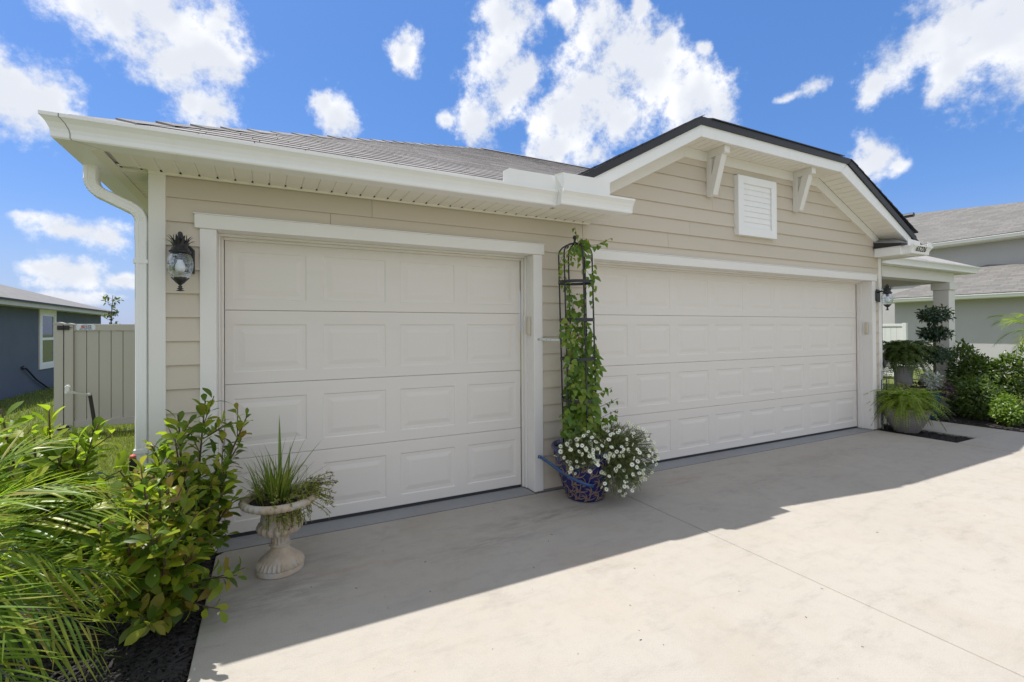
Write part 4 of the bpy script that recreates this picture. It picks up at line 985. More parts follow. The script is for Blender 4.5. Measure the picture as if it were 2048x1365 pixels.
PETAL = leafmat('white_petal', [(.80, .80, .78), (.86, .86, .83)], .25, .5)
TRAIL = leafmat('trailing_leaf', [(.18, .23, .04), (.26, .30, .06), (.24, .17, .06)], .3, .5)
VIOLET = leafmat('violet_petal', [(.045, .016, .10), (.06, .02, .13)], .2, .5)
YELLOW = mat('flower_eye', (.45, .33, .03), .7)
STEMG = mat('green_stem', (.06, .085, .025), .6, .2, 30)

OB = [leaf_tpl(1, .56, .25, .18), leaf_tpl(1, .62, .15, .32), leaf_tpl(1, .52, .42, .08), leaf_tpl(1, .58, .3, -.08), leaf_tpl(1, .50, .1, .5)]


def shrub(name, label, cat, origin, tips, L, mat_, nmax=300, gap=.021, rings=.5, group=None, side=3):
    """stems from the ground to the tips, leaves spiralling round the upper part of each"""
    r = thing(name, label, cat, origin, group); o = Vector(origin); items = []; st = MB()
    def leafy(pts, start, Lm):
        ln = [0]
        for i in range(1, len(pts)): ln.append(ln[-1] + (pts[i] - pts[i - 1]).length)
        tot = ln[-1]; s = start * tot * .7; ph = U(0, 6.28)
        while s <= tot:
            i = max(j for j in range(len(ln)) if ln[j] <= s + 1e-6); i = min(i, len(pts) - 2)
            q = (s - ln[i]) / max(1e-5, ln[i + 1] - ln[i]); p = pts[i].lerp(pts[i + 1], q); t = (pts[i + 1] - pts[i]).normalized()
            rel = s / tot; ph += 2.4 + U(-.3, .3)
            a, sd, nn = frame(t, (0.13, 0.2, 1)); rad_ = sd * math.cos(ph) + nn * math.sin(ph)
            up_amt = .35 + .9 * max(0, rel - .75) / .25
            d = (rad_ * 1.0 + t * up_amt + Vector((0, 0, .12))).normalized() + rv(.12)
            sc = L * Lm * U(.55, 1.2) * (1 - .35 * max(0, rel - .85) / .15)
            items.append((random.randrange(len(OB)), mtx(p + rad_ * .006, d, t * .8 + Vector((0, 0, .7)) + rv(.25), sc))); s += gap * U(.75, 1.25)
    for tp in tips:
        tp = Vector(tp); mid = o.lerp(tp, .5) + Vector((U(-.04, .04), U(-.04, .04), .10)); base = o + Vector((U(-.06, .06), U(-.06, .06), 0))
        pts = bez(base, mid, tp, 12); st.tube(pts, [.009 - .0055 * i / 12 for i in range(13)], 6); leafy(pts, .38, 1.0)
        for k in range(side):
            i = random.randrange(4, 11); p = pts[i]; t = (pts[i + 1] - pts[i]).normalized(); d = (rv(1).normalized() + t * .9 + Vector((0, 0, .25))).normalized(); e = p + d * U(.10, .22)
            q = bez(p, p.lerp(e, .5) + Vector((0, 0, -.01)), e, 5); st.tube(q, .0028, 5); leafy(q, .3, .9)
    st.obj('stem', BRANCH, r, smooth=True); place(items, OB, mat_, r, nmax=nmax); return r


shrub('shrub', 'tall glossy green shrub growing against the corner of the house by the urn', 'shrub', (-.13, -.38, -.03),
      [(-.165, -.35, .98), (-.03, -.33, 1.05), (.19, -.34, .94), (.12, -.30, .72), (-.28, -.42, .84), (.05, -.48, .72), (-.10, -.55, .74), (.13, -.50, .50), (-.32, -.55, .6), (.02, -.62, .5), (-.2, -.68, .55), (-.16, -.48, .86), (.08, -.46, .60), (-.3, -.62, .74), (-.4, -.5, .72), (-.22, -.5, .7), (-.34, -.42, .7), (-.02, -.5, .6)], .108, LEAFD, gap=.019, side=4, group='glossy shrubs in the front bed')
shrub('shrub', 'low glossy shrub hanging over the driveway edge in front of the taller shrub', 'shrub', (-.2, -.78, -.03),
      [(.045, -.80, .20), (-.06, -.93, .16), (-.27, -.95, .38), (-.10, -.78, .46), (-.30, -1.05, .26), (.0, -.66, .36), (-.20, -1.02, .15), (-.36, -.8, .46), (-.16, -.9, .34), (-.10, -1.1, .48), (.0, -1.0, .40), (-.15, -1.15, .58), (-.2, -1.0, .75), (-.15, -.95, .72), (-.05, -.86, .68), (-.27, -1.05, .6), (-.14, -.82, .68), (-.30, -.85, .66), (-.04, -.74, .58), (-.22, -.95, .56), (-.10, -.9, .5), (-.38, -.95, .5)], .102, LEAFD, gap=.019, side=4, group='glossy shrubs in the front bed')
shrub('shrub', 'yellow green shrub with large round leaves in front of the vinyl gate', 'shrub', (-.72, -.28, -.03),
      [(-.86, -.5, 1.09), (-.70, -.45, 1.07), (-.51, -.42, .97), (-.98, -.42, 1.02), (-.62, -.55, .86), (-.48, -.45, .55), (-.78, -.65, .84), (-.93, -.68, .90), (-.42, -.42, .36), (-.56, -.62, .66), (-1.1, -.5, .9), (-.46, -.58, .5), (-.66, -.3, .9), (-.6, -.75, .5), (-.74, -.5, .95), (-.58, -.48, .92), (-.88, -.5, .92), (-.52, -.48, .9), (-.56, -.5, .8), (-.46, -.62, .36), (-.54, -.7, .4)], .128, LEAFY, gap=.024, side=4, group='glossy shrubs in the front bed')

# palms with feather fronds
LT = [strip_tpl(1, .056, .05), strip_tpl(1, .052, .16), strip_tpl(1, .056, .30), strip_tpl(1, .05, .0)]


def frond(root, a, mid, tip, L, nl, single, hang=.35):
    pts = bez(a, mid, tip, 16); b = MB(); b.tube(pts, [.0075 - .0062 * i / 16 for i in range(17)], 6); fo = b.obj('frond', STEMG, root, smooth=True)
    items = []
    for i in range(nl):
        q = .10 + .90 * i / (nl - 1); k = min(15, int(q * 16)); f = q * 16 - k; p = pts[k].lerp(pts[k + 1], f); t = (pts[k + 1] - pts[k]).normalized()
        x, s, n = frame(t, (0, 0, 1))
        for sg_ in (-1, 1):
            ang = rad(70 - 42 * q + U(-6, 6)); d = t * math.cos(ang) + s * sg_ * math.sin(ang) + n * (.30 - .25 * q + U(-.12, .12)) + Vector((0, 0, -hang * (.7 if s.y * sg_ < 0 else .05)))
            ll = L * (math.sin(math.pi * (.14 + .80 * q)) ** .6) * U(.88, 1.08)
            up = n + s * sg_ * .25 + rv(.12)
            items.append((random.choice((0, 1, 1, 2, 3)), mtx(p, d, up, ll)))
    if single:
        place(items, LT, PALML, fo, 'leaflet', 'leaflets', nmax=400)
    else: tag(merge(items, LT).obj('leaflets', PALML, fo, smooth=True), kind='stuff')
    return fo


palm = thing('palm', 'feathery young date palm arching over the mulch bed at the front', 'palm', (-.95, -1.30, -.03))
b = MB(); b.tube([(-.95, -1.30, -.05), (-.95, -1.30, .2), (-.94, -1.29, .42)], [.09, .08, .05], 10); b.obj('trunk', BARK, palm, smooth=True)
cr = Vector((-.94, -1.29, .38))
FR = [((-.60, -1.32, .72), (-.22, -1.22, .44), 1, .9), ((-.66, -1.2, .86), (-.20, -1.05, .66), 1, .5), ((-.7, -1.15, .92), (-.36, -.96, .76), 1, .2),
      ((-.62, -1.40, .55), (-.27, -1.36, .22), 1, .9), ((-.7, -1.5, .50), (-.42, -1.56, .10), 0, .7), ((-.8, -1.1, .98), (-.55, -.9, .98), 0, .1),
      ((-.68, -1.25, .62), (-.25, -1.02, .40), 0, .9), ((-.85, -1.2, 1.02), (-.70, -1.05, 1.04), 0, .1), ((-.9, -1.55, .8), (-.72, -1.85, .55), 0, .5),
      ((-.78, -1.45, .95), (-.5, -1.55, .85), 0, .4), ((-1.3, -1.2, .9), (-1.7, -1.1, .6), 0, .5), ((-1.2, -1.6, .9), (-1.5, -1.9, .6), 0, .5), ((-1.1, -.9, 1.0), (-1.3, -.5, .8), 0, .4), ((-.9, -1.0, .8), (-.75, -.62, .6), 0, .5),
      ((-.72, -1.30, .98), (-.34, -1.22, .84), 0, .4)]
for i in range(6):
    a = U(-.75, .75); z = U(.05, .72); R1 = U(.5, .8); e = Vector((-.94 + R1 * math.cos(a), -1.25 + R1 * math.sin(a) * 1.1, z)); FR.append((tuple(cr.lerp(e, .55) + Vector((0, 0, .22 + .15 * z))), tuple(e), 0, U(.2, .9)))
for md, tp, single, hg in FR:
    frond(palm, cr + rv(.015), md, tp, .28, 25, single, hg)

# ground chips of the mulch and fallen bits
CH = []
for k in range(4):
    v = np.array([(-.5, -.16, 0), (.5, -.12, .02), (.46, .15, 0), (-.48, .14, .03), (-.4, -.12, .1), (.4, -.1, .13), (.42, .11, .1), (-.45, .1, .12)]) + rng.normal(0, .05, (8, 3)) * (1, .6, .4)
    CH.append((v, [(4, 5, 6, 7), (0, 1, 5, 4), (1, 2, 6, 5), (2, 3, 7, 6), (3, 0, 4, 7)]))


def chips(name, n, region, z=-.027, sz=(.02, .06)):
    it = []
    while len(it) < n:
        x, y = region()
        it.append((random.randrange(4), mtx((x, y, z + U(0, .014)), (math.cos(U(0, 6.28)), math.sin(U(0, 6.28)), U(-.25, .25)), Vector((U(-.5, .5), U(-.5, .5), 1)), U(*sz))))
    return tag(merge(it, CH).obj(name, MULCHM), kind='stuff')


chips('mulch', 7500, lambda: (-.012 - abs(random.gauss(0, .42)), U(-2.3, .0)))
chips('mulch', 1500, lambda: (U(-1.1, -.42), U(0, 1.5)))
chips('mulch', 1600, lambda: (U(8.12, 8.68), U(-.89, .7)), sz=(.02, .055))
chips('mulch', 2600, lambda: (U(9.68, 12.6), U(-1.55, .38)), sz=(.025, .07))

# ---- plants in the urn
ug = thing('ornamental_grass', 'clump of long green grass blades rising from the stone urn', 'grass plant', (ux, uy, .42))
GT = [strip_tpl(1, .044, .10, 6, .3, .0), strip_tpl(1, .03, .25, 6, .3), strip_tpl(1, .022, .5, 6, .3), strip_tpl(1, .026, .1, 6, .2)]
it = []
for L, az, tl, k in ((.53, 1.6, .05, 0), (.43, .3, .32, 3), (.40, .1, .05, 0), (.38, 3.1, .12, 0), (.44, .2, .55, 0), (.38, 2.6, .28, 0), (.42, .5, .22, 0), (.34, 2.9, .2, 3), (.36, 3.3, .35, 1), (.40, 3.4, .6, 1), (.33, 5.5, .75, 2), (.36, .2, .95, 3)):
    it.append((k, mtx((ux - .01 + U(-.04, .04), uy + U(-.04, .04), .42), (math.cos(az) * math.sin(tl), math.sin(az) * math.sin(tl), math.cos(tl)), (math.cos(az) * -1 + .01, math.sin(az) * -1, .3), L)))
for i in range(230):
    az = U(0, 6.28); tl = abs(random.gauss(0, .38)); rr_ = abs(random.gauss(0, .05)); L = U(.14, .34) * (1 - .25 * tl)
    it.append((random.choice((0, 1, 1, 2, 3)), mtx((ux - .02 + rr_ * math.cos(az) * 1.5, uy + rr_ * math.sin(az), .42), (math.cos(az) * math.sin(tl), math.sin(az) * math.sin(tl), math.cos(tl)), (-math.cos(az) + U(-.4, .4), -math.sin(az) + U(-.4, .4), .4), L)))
place(it, GT, GRASSL, ug, 'blade', 'blades', nmax=250)

up = thing('trailing_plant', 'sparse trailing plant with purple flowers spilling over the urn rim', 'plant', (ux + .1, uy, .42))
SL = [leaf_tpl(1, .30, .2, .2, 3, 'ovate')]
it = []; st = MB(); fl = []
def sprig(p0, p1, n, L, sag=.03):
    pts = bez(p0, Vector(p0).lerp(Vector(p1), .55) + Vector((0, 0, sag)), p1, 8); st.tube(pts, .0016, 4, cap=False)
    for i in range(n):
        q = U(.2, 1); k = min(7, int(q * 8)); p = pts[k].lerp(pts[k + 1], q * 8 - k); it.append((0, mtx(p, rv(1).normalized() + (pts[k + 1] - pts[k]).normalized() * .6, rv(1) + Vector((0, 0, 1)), L * U(.6, 1.2))))
    return pts[-1]
for i in range(60):
    a = random.gauss(-.25, .55); R1 = U(.17, .34); h = .44 + U(-.12, .12) * (1 if R1 > .24 else .4)
    e = sprig((ux + .1 * math.cos(a), uy + .1 * math.sin(a), .43), (ux + R1 * math.cos(a), uy + R1 * math.sin(a), h + (.05 if R1 < .25 else 0)), 26, .024, .06); fl.append(e)
for i in range(34):
    a = random.gauss(-1.3, .5); e = sprig((ux + .17 * math.cos(a), uy + .17 * math.sin(a), .44), (ux + U(.16, .21) * math.cos(a), uy + U(.16, .21) * math.sin(a), U(.29, .38)), 24, .022, .03)
for i in range(26):
    a = U(2.2, 5.5); sprig((ux + .1 * math.cos(a), uy + .1 * math.sin(a), .43), (ux + U(.1, .18) * math.cos(a), uy + U(.1, .18) * math.sin(a), U(.45, .55)), 20, .018, .03)
tag(st.obj('stems', BRANCH, up), kind='stuff'); tag(merge(it, SL).obj('leaves', TRAIL, up, smooth=True), kind='stuff')
def flower_mesh(name, n, R1, w, m1, m2, eye):
    b = MB()
    for k in range(n):
        a = 2 * math.pi * k / n; e = Vector((math.cos(a), math.sin(a), 0)); s_ = Vector((-math.sin(a), math.cos(a), 0))
        b.add([e * eye * .6, e * R1 * .6 - s_ * w + Vector((0, 0, .1 * R1)), e * R1 + Vector((0, 0, .02 * R1)), e * R1 * .6 + s_ * w + Vector((0, 0, .1 * R1))], [(0, 1, 2, 3)])
    b.lathe([(eye, .0), (eye * .8, eye * .6), (.0002, eye * .8)], (0, 0, .001), 8, mi=1)
    return b.mesh(name, [m1, m2])
vm_ = flower_mesh('flower', 5, .009, .0045, VIOLET, VIOLET, .002)
for e in fl[:14] + [Vector((ux + .045, uy - .133, .283)), Vector((ux - .05, uy - .212, .44))]:
    o = bpy.data.objects.new('flower', vm_); C.objects.link(o); attach(o, up); o.matrix_basis = mtx(e, rv(1), Vector((0, -.6, .6)) + rv(.4), 1.0 if e is not fl[0] else 1.2)

# ---- vine on the trellis
vine = thing('vine', 'green climbing vine with heart shaped leaves winding through the black trellis', 'vine', (tx, ty, .44))
HV = [leaf_tpl(1, .82, .25, .2, 5, 'heart', .12), leaf_tpl(1, .75, .1, .35, 5, 'heart', .12), leaf_tpl(1, .7, .4, .1, 5, 'heart', .1)]
it = []; st = MB()
def tendril(pts, L, gap, r=.0028):
    sm = []
    P_ = [Vector(p) for p in pts]
    for i in range(len(P_) - 1):
        a, b_, c, d = P_[max(i - 1, 0)], P_[i], P_[i + 1], P_[min(i + 2, len(P_) - 1)]
        for k in range(6):
            q = k / 6; sm.append(.5 * ((2 * b_) + (c - a) * q + (2 * a - 5 * b_ + 4 * c - d) * q * q + (-a + 3 * b_ - 3 * c + d) * q ** 3))
    sm.append(P_[-1]); st.tube(sm, [r * (1 - .6 * i / len(sm)) for i in range(len(sm))], 5)
    acc = 0; ph = U(0, 6)
    for i in range(1, len(sm)):
        acc += (sm[i] - sm[i - 1]).length
        while acc > gap:
            acc -= gap * U(.7, 1.3); ph += 2.6; t = (sm[i] - sm[i - 1]).normalized(); x, s, n = frame(t, (.1, .2, 1)); out_ = s * math.cos(ph) + n * math.sin(ph)
            d = out_ * .8 + Vector((0, 0, -.8)) + rv(.3) + Vector((0, -.15, 0)); sc = L * 1.35 * U(.6, 1.15) * (1 - .4 * (i / len(sm)) ** 3)
            it.append((random.randrange(3), mtx(sm[i] + out_ * .012, d, out_ * .35 + Vector((-.45, -.9, .25)) + rv(.3), sc)))
for k in range(13):
    a0 = U(0, 6.28); pts = []; zt = (2.22, 2.2, 1.9, 1.8, 1.65, 1.5, 1.45, 1.35, 1.25, 1.15, 1.1, 1.0, .95)[k]; tw = U(1.4, 3.4) * random.choice((-1, 1))
    n = int((zt - .42) / .13)
    for i in range(n + 1):
        z = .42 + (zt - .42) * i / n; a = a0 + tw * (z - .42); cx, cy = lean(z); R1 = U(.05, .16) * (1 if z < 2 else .5); pts.append((cx + R1 * math.cos(a) + .02, cy + R1 * math.sin(a), z))
    tendril(pts, .062 if k < 2 else .072, .034 if k < 2 else .021)
tendril([(2.74, -.25, 2.16), (2.75, -.26, 2.22), (2.735, -.26, 2.28), (2.72, -.265, 2.33), (2.705, -.27, 2.37)], .05, .03)
tendril([(2.74, -.25, 2.18), (2.82, -.27, 2.215), (2.92, -.28, 2.225), (3.02, -.285, 2.26), (3.09, -.285, 2.30)], .052, .028)
tendril([(2.74, -.25, 2.2), (2.64, -.27, 2.16), (2.56, -.28, 2.08), (2.535, -.28, 1.99), (2.55, -.27, 1.93), (2.60, -.25, 1.89)], .055, .04)
tendril([(2.70, -.28, 2.15), (2.73, -.3, 2.22), (2.79, -.3, 2.24), (2.85, -.28, 2.2)], .06, .016)
tendril([(2.78, -.3, 2.22), (2.72, -.33, 2.2), (2.66, -.32, 2.14), (2.63, -.3, 2.05)], .06, .018)
tendril([(2.75, -.3, 2.2), (2.80, -.36, 2.1), (2.82, -.38, 1.95), (2.83, -.37, 1.8), (2.80, -.36, 1.65)], .056, .035)
tendril([(2.66, -.3, 1.62), (2.60, -.33, 1.55), (2.57, -.34, 1.47), (2.565, -.33, 1.38)], .052, .024)
tendril([(2.66, -.3, 1.3), (2.60, -.35, 1.22), (2.575, -.35, 1.14), (2.58, -.34, 1.06), (2.6, -.33, .98)], .055, .022)
tendril([(2.68, -.32, 1.0), (2.62, -.37, .95), (2.60, -.37, .88), (2.61, -.36, .8)], .055, .022)
tendril([(2.65, -.3, 1.5), (2.60, -.34, 1.42), (2.58, -.34, 1.36), (2.56, -.33, 1.30)], .05, .03)
for z, s_ in ((.92, 1), (.80, 1), (.78, -1), (.72, -1), (.66, 1), (.6, -1), (.7, 1)):
    tendril([(tx, ty - .05, z - .06), (tx + s_ * .14, ty - .1, z - .02), (tx + s_ * .22, ty - .14, z + .02), (tx + s_ * U(.24, .32), ty - .16, z + U(.0, .06))], .055, .026)
for i in range(9):
    a = U(3.4, 6.0); tendril([(tx, ty, .44), (tx + .1 * math.cos(a), ty + .1 * math.sin(a), .54), (tx + .2 * math.cos(a), ty + .18 * math.sin(a), .56 + U(0, .1))], .066, .022)
st.obj('stem', BRANCH, vine, smooth=True); place(it, HV, VINEL, vine, nmax=300)

# ---- daisies spilling out of the pot
dz = thing('daisy_plant', 'mound of small white daisies spilling over the right side of the blue pot', 'flowers', (2.95, -.38, .45))
it = []; st = MB(); tips_ = []
DT = [strip_tpl(1, .15, .2, 2, .2), strip_tpl(1, .13, -.1, 2, .2)]
ELL = [((3.04, -.45, .36), (.35, .24, .27), .95), ((2.63, -.50, .48), (.23, .13, .11), .46), ((2.92, -.60, .26), (.20, .12, .17), .34), ((2.84, -.52, .48), (.2, .12, .10), .25), ((2.57, -.50, .43), (.15, .14, .12), .34)]
for (c, r3, wgt) in ELL:
    for i in range(int(900 * wgt)):
        d = rv(1).normalized(); e = Vector((c[0] + r3[0] * d.x, c[1] + r3[1] * d.y, c[2] + r3[2] * d.z)) + rv(.012)
        if e.y > -.05 or e.z < .03: continue
        if (e - Vector((2.785, -.29, e.z))).length < .30 and e.z < .455: continue
        s0 = Vector((2.86, -.33, .46)).lerp(Vector(c), U(.35, .95)) + rv(.03); pts = bez(s0, s0.lerp(e, .5) + Vector((0, 0, .04)), e, 5)
        st.tube(pts, .0013, 3, cap=False); tips_.append((e, d))
        for k in range(11):
            q = U(.3, 1.0); j = min(4, int(q * 5)); p = pts[j].lerp(pts[j + 1], q * 5 - j); it.append((k % 2, mtx(p, rv(1).normalized() + (pts[j + 1] - pts[j]).normalized(), rv(1), U(.02, .042))))
tag(st.obj('stems', STEMG, dz), kind='stuff'); tag(merge(it, DT).obj('leaves', DAISL, dz), kind='stuff')
dm = flower_mesh('flower', 9, .0205, .0066, PETAL, YELLOW, .0048)
vis = [q for q in tips_ if q[1].y < .25 and q[1].dot(Vector((-.5, -.8, .3))) > -.35]
random.shuffle(vis)
for e, d in vis[:200]:
    o = bpy.data.objects.new('flower', dm); C.objects.link(o); attach(o, dz); o.matrix_basis = mtx(e + d * .01, rv(1), d * .6 + Vector((-.25, -.5, .35)) + rv(.35), U(.75, 1.1))

# ------------------------------------------------------------------ right hand side planting
def lathe_pot(name, label, cat, x, y, pr, m, n=32, fn=None):
    o = thing(name, label, cat, (x, y, 0)); b = MB(); b.lathe(pr, (x, y, 0), n, fn); b.obj('body', m, o, auto=45)
    b = MB(); rt, zt = pr[-1]; b.lathe([(.002, zt + .005), (rt, zt)], (x, y, 0), 20, capb=False); b.obj('soil', SOIL, o); return o


def fern(name, label, c, n, R, h, L, m, down=.25, upb=.0, pin=26):
    r = thing(name, label, 'fern', c); it = []; st = MB(); T = [strip_tpl(1, .26, .15, 2, .1), strip_tpl(1, .22, .3, 2, .1)]
    for i in range(n):
        a = 2 * math.pi * i / n + U(-.3, .3); q = U(.45, 1); tl = U(0, 1)
        e = Vector(c) + Vector((R * q * math.cos(a), R * q * math.sin(a), h * (1 - tl) - down * tl)); md = Vector(c) + Vector((R * .45 * q * math.cos(a), R * .45 * q * math.sin(a), h * (1.25 - .5 * tl) + upb)); pts = bez(c, md, e, 8); st.tube(pts, .002, 4, cap=False)
        for k in range(pin):
            f = .15 + .85 * k / pin; j = min(7, int(f * 8)); p = pts[j].lerp(pts[j + 1], f * 8 - j); t = (pts[j + 1] - pts[j]).normalized(); x, s, nn = frame(t, (0, 0, 1))
            for sg_ in (-1, 1): it.append((k % 2, mtx(p, s * sg_ + t * .5 + rv(.12), nn + rv(.2), L * math.sin(math.pi * (.15 + .8 * f)) * U(.8, 1.15))))
    tag(st.obj('stems', STEMG, r), kind='stuff'); tag(merge(it, T).obj('leaves', m, r), kind='stuff'); return r


def cloud(parent, ells, n, L, m, tpl=None, name='foliage', shell=.55):
    tpl = tpl or [leaf_tpl(1, .45, .3, .2, 2, 'ovate', 0), leaf_tpl(1, .5, .1, .35, 2, 'ovate', 0)]; it = []
    tot = sum(e[1][0] * e[1][1] * e[1][2] for e in ells) ; lump = [rv(1).normalized() for _ in range(9)]
    for c, r3 in ells:
        for i in range(int(n * r3[0] * r3[1] * r3[2] / tot)):
            d = rv(1).normalized(); k = max(max(0, d.dot(l)) ** 6 for l in lump); q = U(shell, 1) ** .6 * (.80 + .28 * k) * U(.9, 1.06)
            p = Vector((c[0] + r3[0] * d.x * q, c[1] + r3[1] * d.y * q, c[2] + r3[2] * d.z * q))
            if p.z < .0: continue
            it.append((i % len(tpl), mtx(p, d * .7 + rv(.5), d + Vector((0, 0, .8)) + rv(.4), L * U(.65, 1.2))))
    return tag(merge(it, tpl).obj(name, m, parent, smooth=True), kind='stuff')


bwx, bwy = 8.42, -.24
lathe_pot('bowl_planter', 'wide grey bowl planter in the mulch strip beside the walkway', 'planter', bwx, bwy, [(.13, -.02), (.145, .0), (.19, .07), (.235, .16), (.262, .25), (.268, .30), (.278, .305), (.278, .33), (.255, .33), (.25, .30)], TERRA)
fern('fern', 'bright green feathery fern overflowing the wide grey bowl planter', (bwx, bwy, .31), 260, .54, .26, .07, FERNL, .26, .06, 26)
tpx, tpy = 10.2, .56
lathe_pot('tall_planter', 'tall grey tapered planter standing by the porch floor', 'planter', tpx, tpy, [(.14, -.03), (.15, .0), (.165, .12), (.135, .35), (.125, .5), (.13, .68), (.15, .76), (.16, .765), (.16, .79), (.14, .79)], mat('pale_planter', (.42, .40, .40), .7, .06, 8, .2, 60))
fern('fern', 'large dark green sword fern arching out of the tall grey planter', (tpx, tpy, .80), 210, .60, .42, .085, FERND, .34, .08, 26)

tp = thing('topiary_tree', 'three tiered dark green topiary tree in front of the porch column', 'topiary', (10.62, .28, 0))
b = MB(); b.tube([(10.62, .28, .0), (10.62, .28, 1.72)], .022, 8); b.obj('trunk', BARK, tp)
for z, rr_, hh_ in ((1.69, .26, .145), (1.37, .25, .125), (1.01, .27, .15)):
    cloud(tp, [((10.62, .28, z), (rr_, rr_, hh_))], 800, .068, TOPL, name='crown', shell=.2)
lathe_pot('teal_pot', 'small teal glazed pot in front of the topiary', 'pot', 10.0, .12, [(.10, -.03), (.12, .1), (.15, .3), (.165, .40), (.17, .42), (.15, .42)], TEAL)
dm_ = thing('silver_plant', 'silvery white dusty miller growing in the teal pot', 'plant', (10.0, .12, .42)); cloud(dm_, [((10.0, .10, .60), (.15, .15, .17))], 420, .07, SILVL, [leaf_tpl(1, .35, .2, .2, 3, 'ovate', 0)], shell=.1)
pp = thing('purple_plant', 'purple leaved plant at the foot of the silver plant', 'plant', (9.95, .15, .42)); cloud(pp, [((9.93, .2, .48), (.13, .13, .12)), ((10.1, -.08, .46), (.14, .14, .12))], 260, .07, PURPL, shell=.1)
yp = thing('variegated_plant', 'small sunlit yellow green plant between the ferns', 'plant', (9.85, .42, 0)); cloud(yp, [((9.85, .40, .42), (.17, .15, .12))], 260, .06, leafmat('pale_leaf', [(.30, .33, .10), (.42, .42, .18)], .3, .5), shell=.1)
b = MB(); b.tube([(9.85, .42, -.03), (9.85, .41, .40)], .012, 6); b.obj('stem', BRANCH, yp)
b = MB()


def bush(label, ells, n, L, m, base, cat='shrub', sticks=6, group='shrubs beside the porch'):
    r = thing('shrub', label, cat, (*base, 0), group); cloud(r, ells, n, L, m)
    b = MB()
    for i in range(sticks):
        c, r3 = random.choice(ells); e = Vector(c) + Vector((U(-.7, .7) * r3[0], U(-.7, .7) * r3[1], U(0, .8) * r3[2])); b.tube(bez((base[0] + U(-.05, .05), base[1] + U(-.05, .05), -.03), (base[0], base[1], .2), e, 6), [.014, .013, .011, .009, .007, .005, .003], 5)
    b.obj('stem', BRANCH, r, smooth=True); return r


bush('tall dark green shrub right of the porch column', [((11.25, .12, .72), (.28, .22, .62)), ((11.1, -.12, .55), (.4, .35, .55)), ((11.3, -.42, .62), (.3, .22, .52)), ((11.35, -.62, .75), (.16, .10, .48))], 6500, .075, BUSHL, (11.2, -.15))
bush('rounded mid green shrub in front of the taller dark shrub', [((10.55, -.28, .30), (.36, .34, .38)), ((10.75, -.1, .34), (.34, .3, .36))], 3800, .062, BUSHL, (10.6, -.25))
bush('low bright lime green shrub at the walkway edge', [((10.35, -.70, .20), (.26, .17, .24)), ((10.2, -.80, .14), (.15, .12, .16))], 1700, .058, LIMEL, (10.3, -.72))
sp_ = thing('spiky_plant', 'silver grey spiky plant at the right end of the mulch bed', 'plant', (10.5, -1.02, 0)); it = []
for i in range(60):
    a = U(0, 6.28); tl = U(.2, 1.3); it.append((i % 2, mtx((10.5, -1.02, .02), (math.cos(a) * math.sin(tl), math.sin(a) * math.sin(tl), math.cos(tl)), (0, 0, 1), U(.22, .36))))
place(it, [strip_tpl(1, .08, .2, 4), strip_tpl(1, .07, .4, 4)], leafmat('grey_leaf', [(.20, .23, .20), (.30, .33, .30)], .2, .5), sp_, 'leaf', 'leaves', nmax=60)
p2 = thing('palm', 'slender date palm standing on the lawn right of the porch shrubs', 'palm', (12.6, -.62, -.05))
b = MB(); b.tube([(12.6, -.62, -.1), (12.6, -.6, .7), (12.58, -.6, 1.25)], [.08, .065, .06], 10); b.obj('trunk', BARK, p2, smooth=True)
for i in range(20):
    a = 2 * math.pi * i / 20 + U(-.1, .1); R1 = U(.55, .85); tl = U(-.5, .75); c = Vector((12.58, -.6, 1.28))
    frond(p2, c, c + Vector((R1 * .6 * math.cos(a), R1 * .6 * math.sin(a), .35 + .3 * tl)), c + Vector((R1 * math.cos(a), R1 * math.sin(a), tl * .8 - .1)), .26, 26, 0)

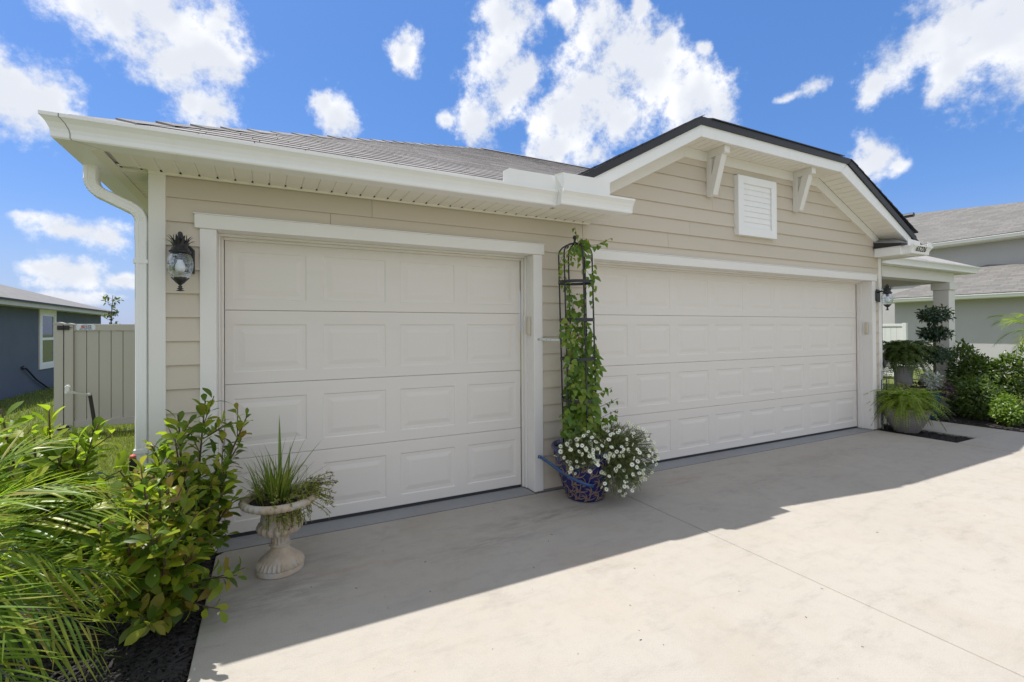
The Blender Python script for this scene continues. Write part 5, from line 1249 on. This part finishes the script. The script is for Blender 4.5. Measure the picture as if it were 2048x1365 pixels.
# sapling beyond the gate
sa = thing('sapling', 'young tree with sparse leaves seen over the vinyl gate', 'tree', (-4.3, 16, -.2)); b = MB()
b.tube([(-4.3, 16, -.3), (-4.28, 16, 1.5), (-4.22, 16, 2.7)], [.03, .022, .006], 6); it = []
T = [leaf_tpl(1, .5, .2, .3, 3, 'ovate', 0)]
for i in range(16):
    z = U(1.3, 2.6); a = U(0, 6.28); p = Vector((-4.25, 16, z)); e = p + Vector((math.cos(a) * .26, math.sin(a) * .26, .15)) * U(.5, 1); b.tube([p, e], .005, 4)
    for k in range(9): it.append((0, mtx(p.lerp(e, U(.4, 1.1)) + rv(.03), rv(1), Vector((0, 0, 1)) + rv(.4), U(.09, .15))))
b.obj('trunk', BARK, sa); tag(merge(it, T).obj('crown', leafmat('sapling_leaf', [(.06, .08, .02), (.10, .11, .03)], .3, .5), sa), kind='stuff')

# lawn blades where the grass can be seen
it = []; T = [(np.array([(0, -.05, 0), (0, .05, 0), (.6, .02, .0), (1, 0, -.15)]), [(0, 1, 2), (0, 2, 3)])]
def blades(n, reg, s0, s1):
    for i in range(n):
        x, y = reg(); a = U(0, 6.28); tl = U(.05, .8); it.append((0, mtx((x, y, gz(x, y)), (math.cos(a) * math.sin(tl), math.sin(a) * math.sin(tl), math.cos(tl)), (math.cos(a), math.sin(a), .1), U(s0, s1))))
blades(16000, lambda: (U(-3.2, -.42), U(1.55, 6.5)), .04, .085)
blades(3500, lambda: (U(-6, -1.9), U(-1, 3)), .04, .08)
blades(6000, lambda: (U(-5.5, -2), U(6, 16)), .07, .13)
blades(8000, lambda: (U(12.3, 21), U(-3, 3)), .06, .12)
blades(2500, lambda: (U(-.44, -.40) - abs(random.gauss(0, .3)), U(1.4, 3)), .03, .07)
tag(merge(it, T).obj('lawn_grass', leafmat('lawn_blade', [(.13, .17, .035), (.18, .21, .05), (.25, .25, .08)], .35, .6)), kind='stuff')

# little leaf litter and specks on the concrete
it = []
for i in range(60): it.append((random.randrange(4), mtx((U(.1, 5.5), U(-2.6, -.1), .002), (math.cos(U(0, 6)), math.sin(U(0, 6)), 0), (U(-.1, .1), U(-.1, .1), 1), U(.005, .014))))
tag(merge(it, CH).obj('leaf_litter', mat('dry_litter', (.07, .05, .035), .9)), kind='stuff')
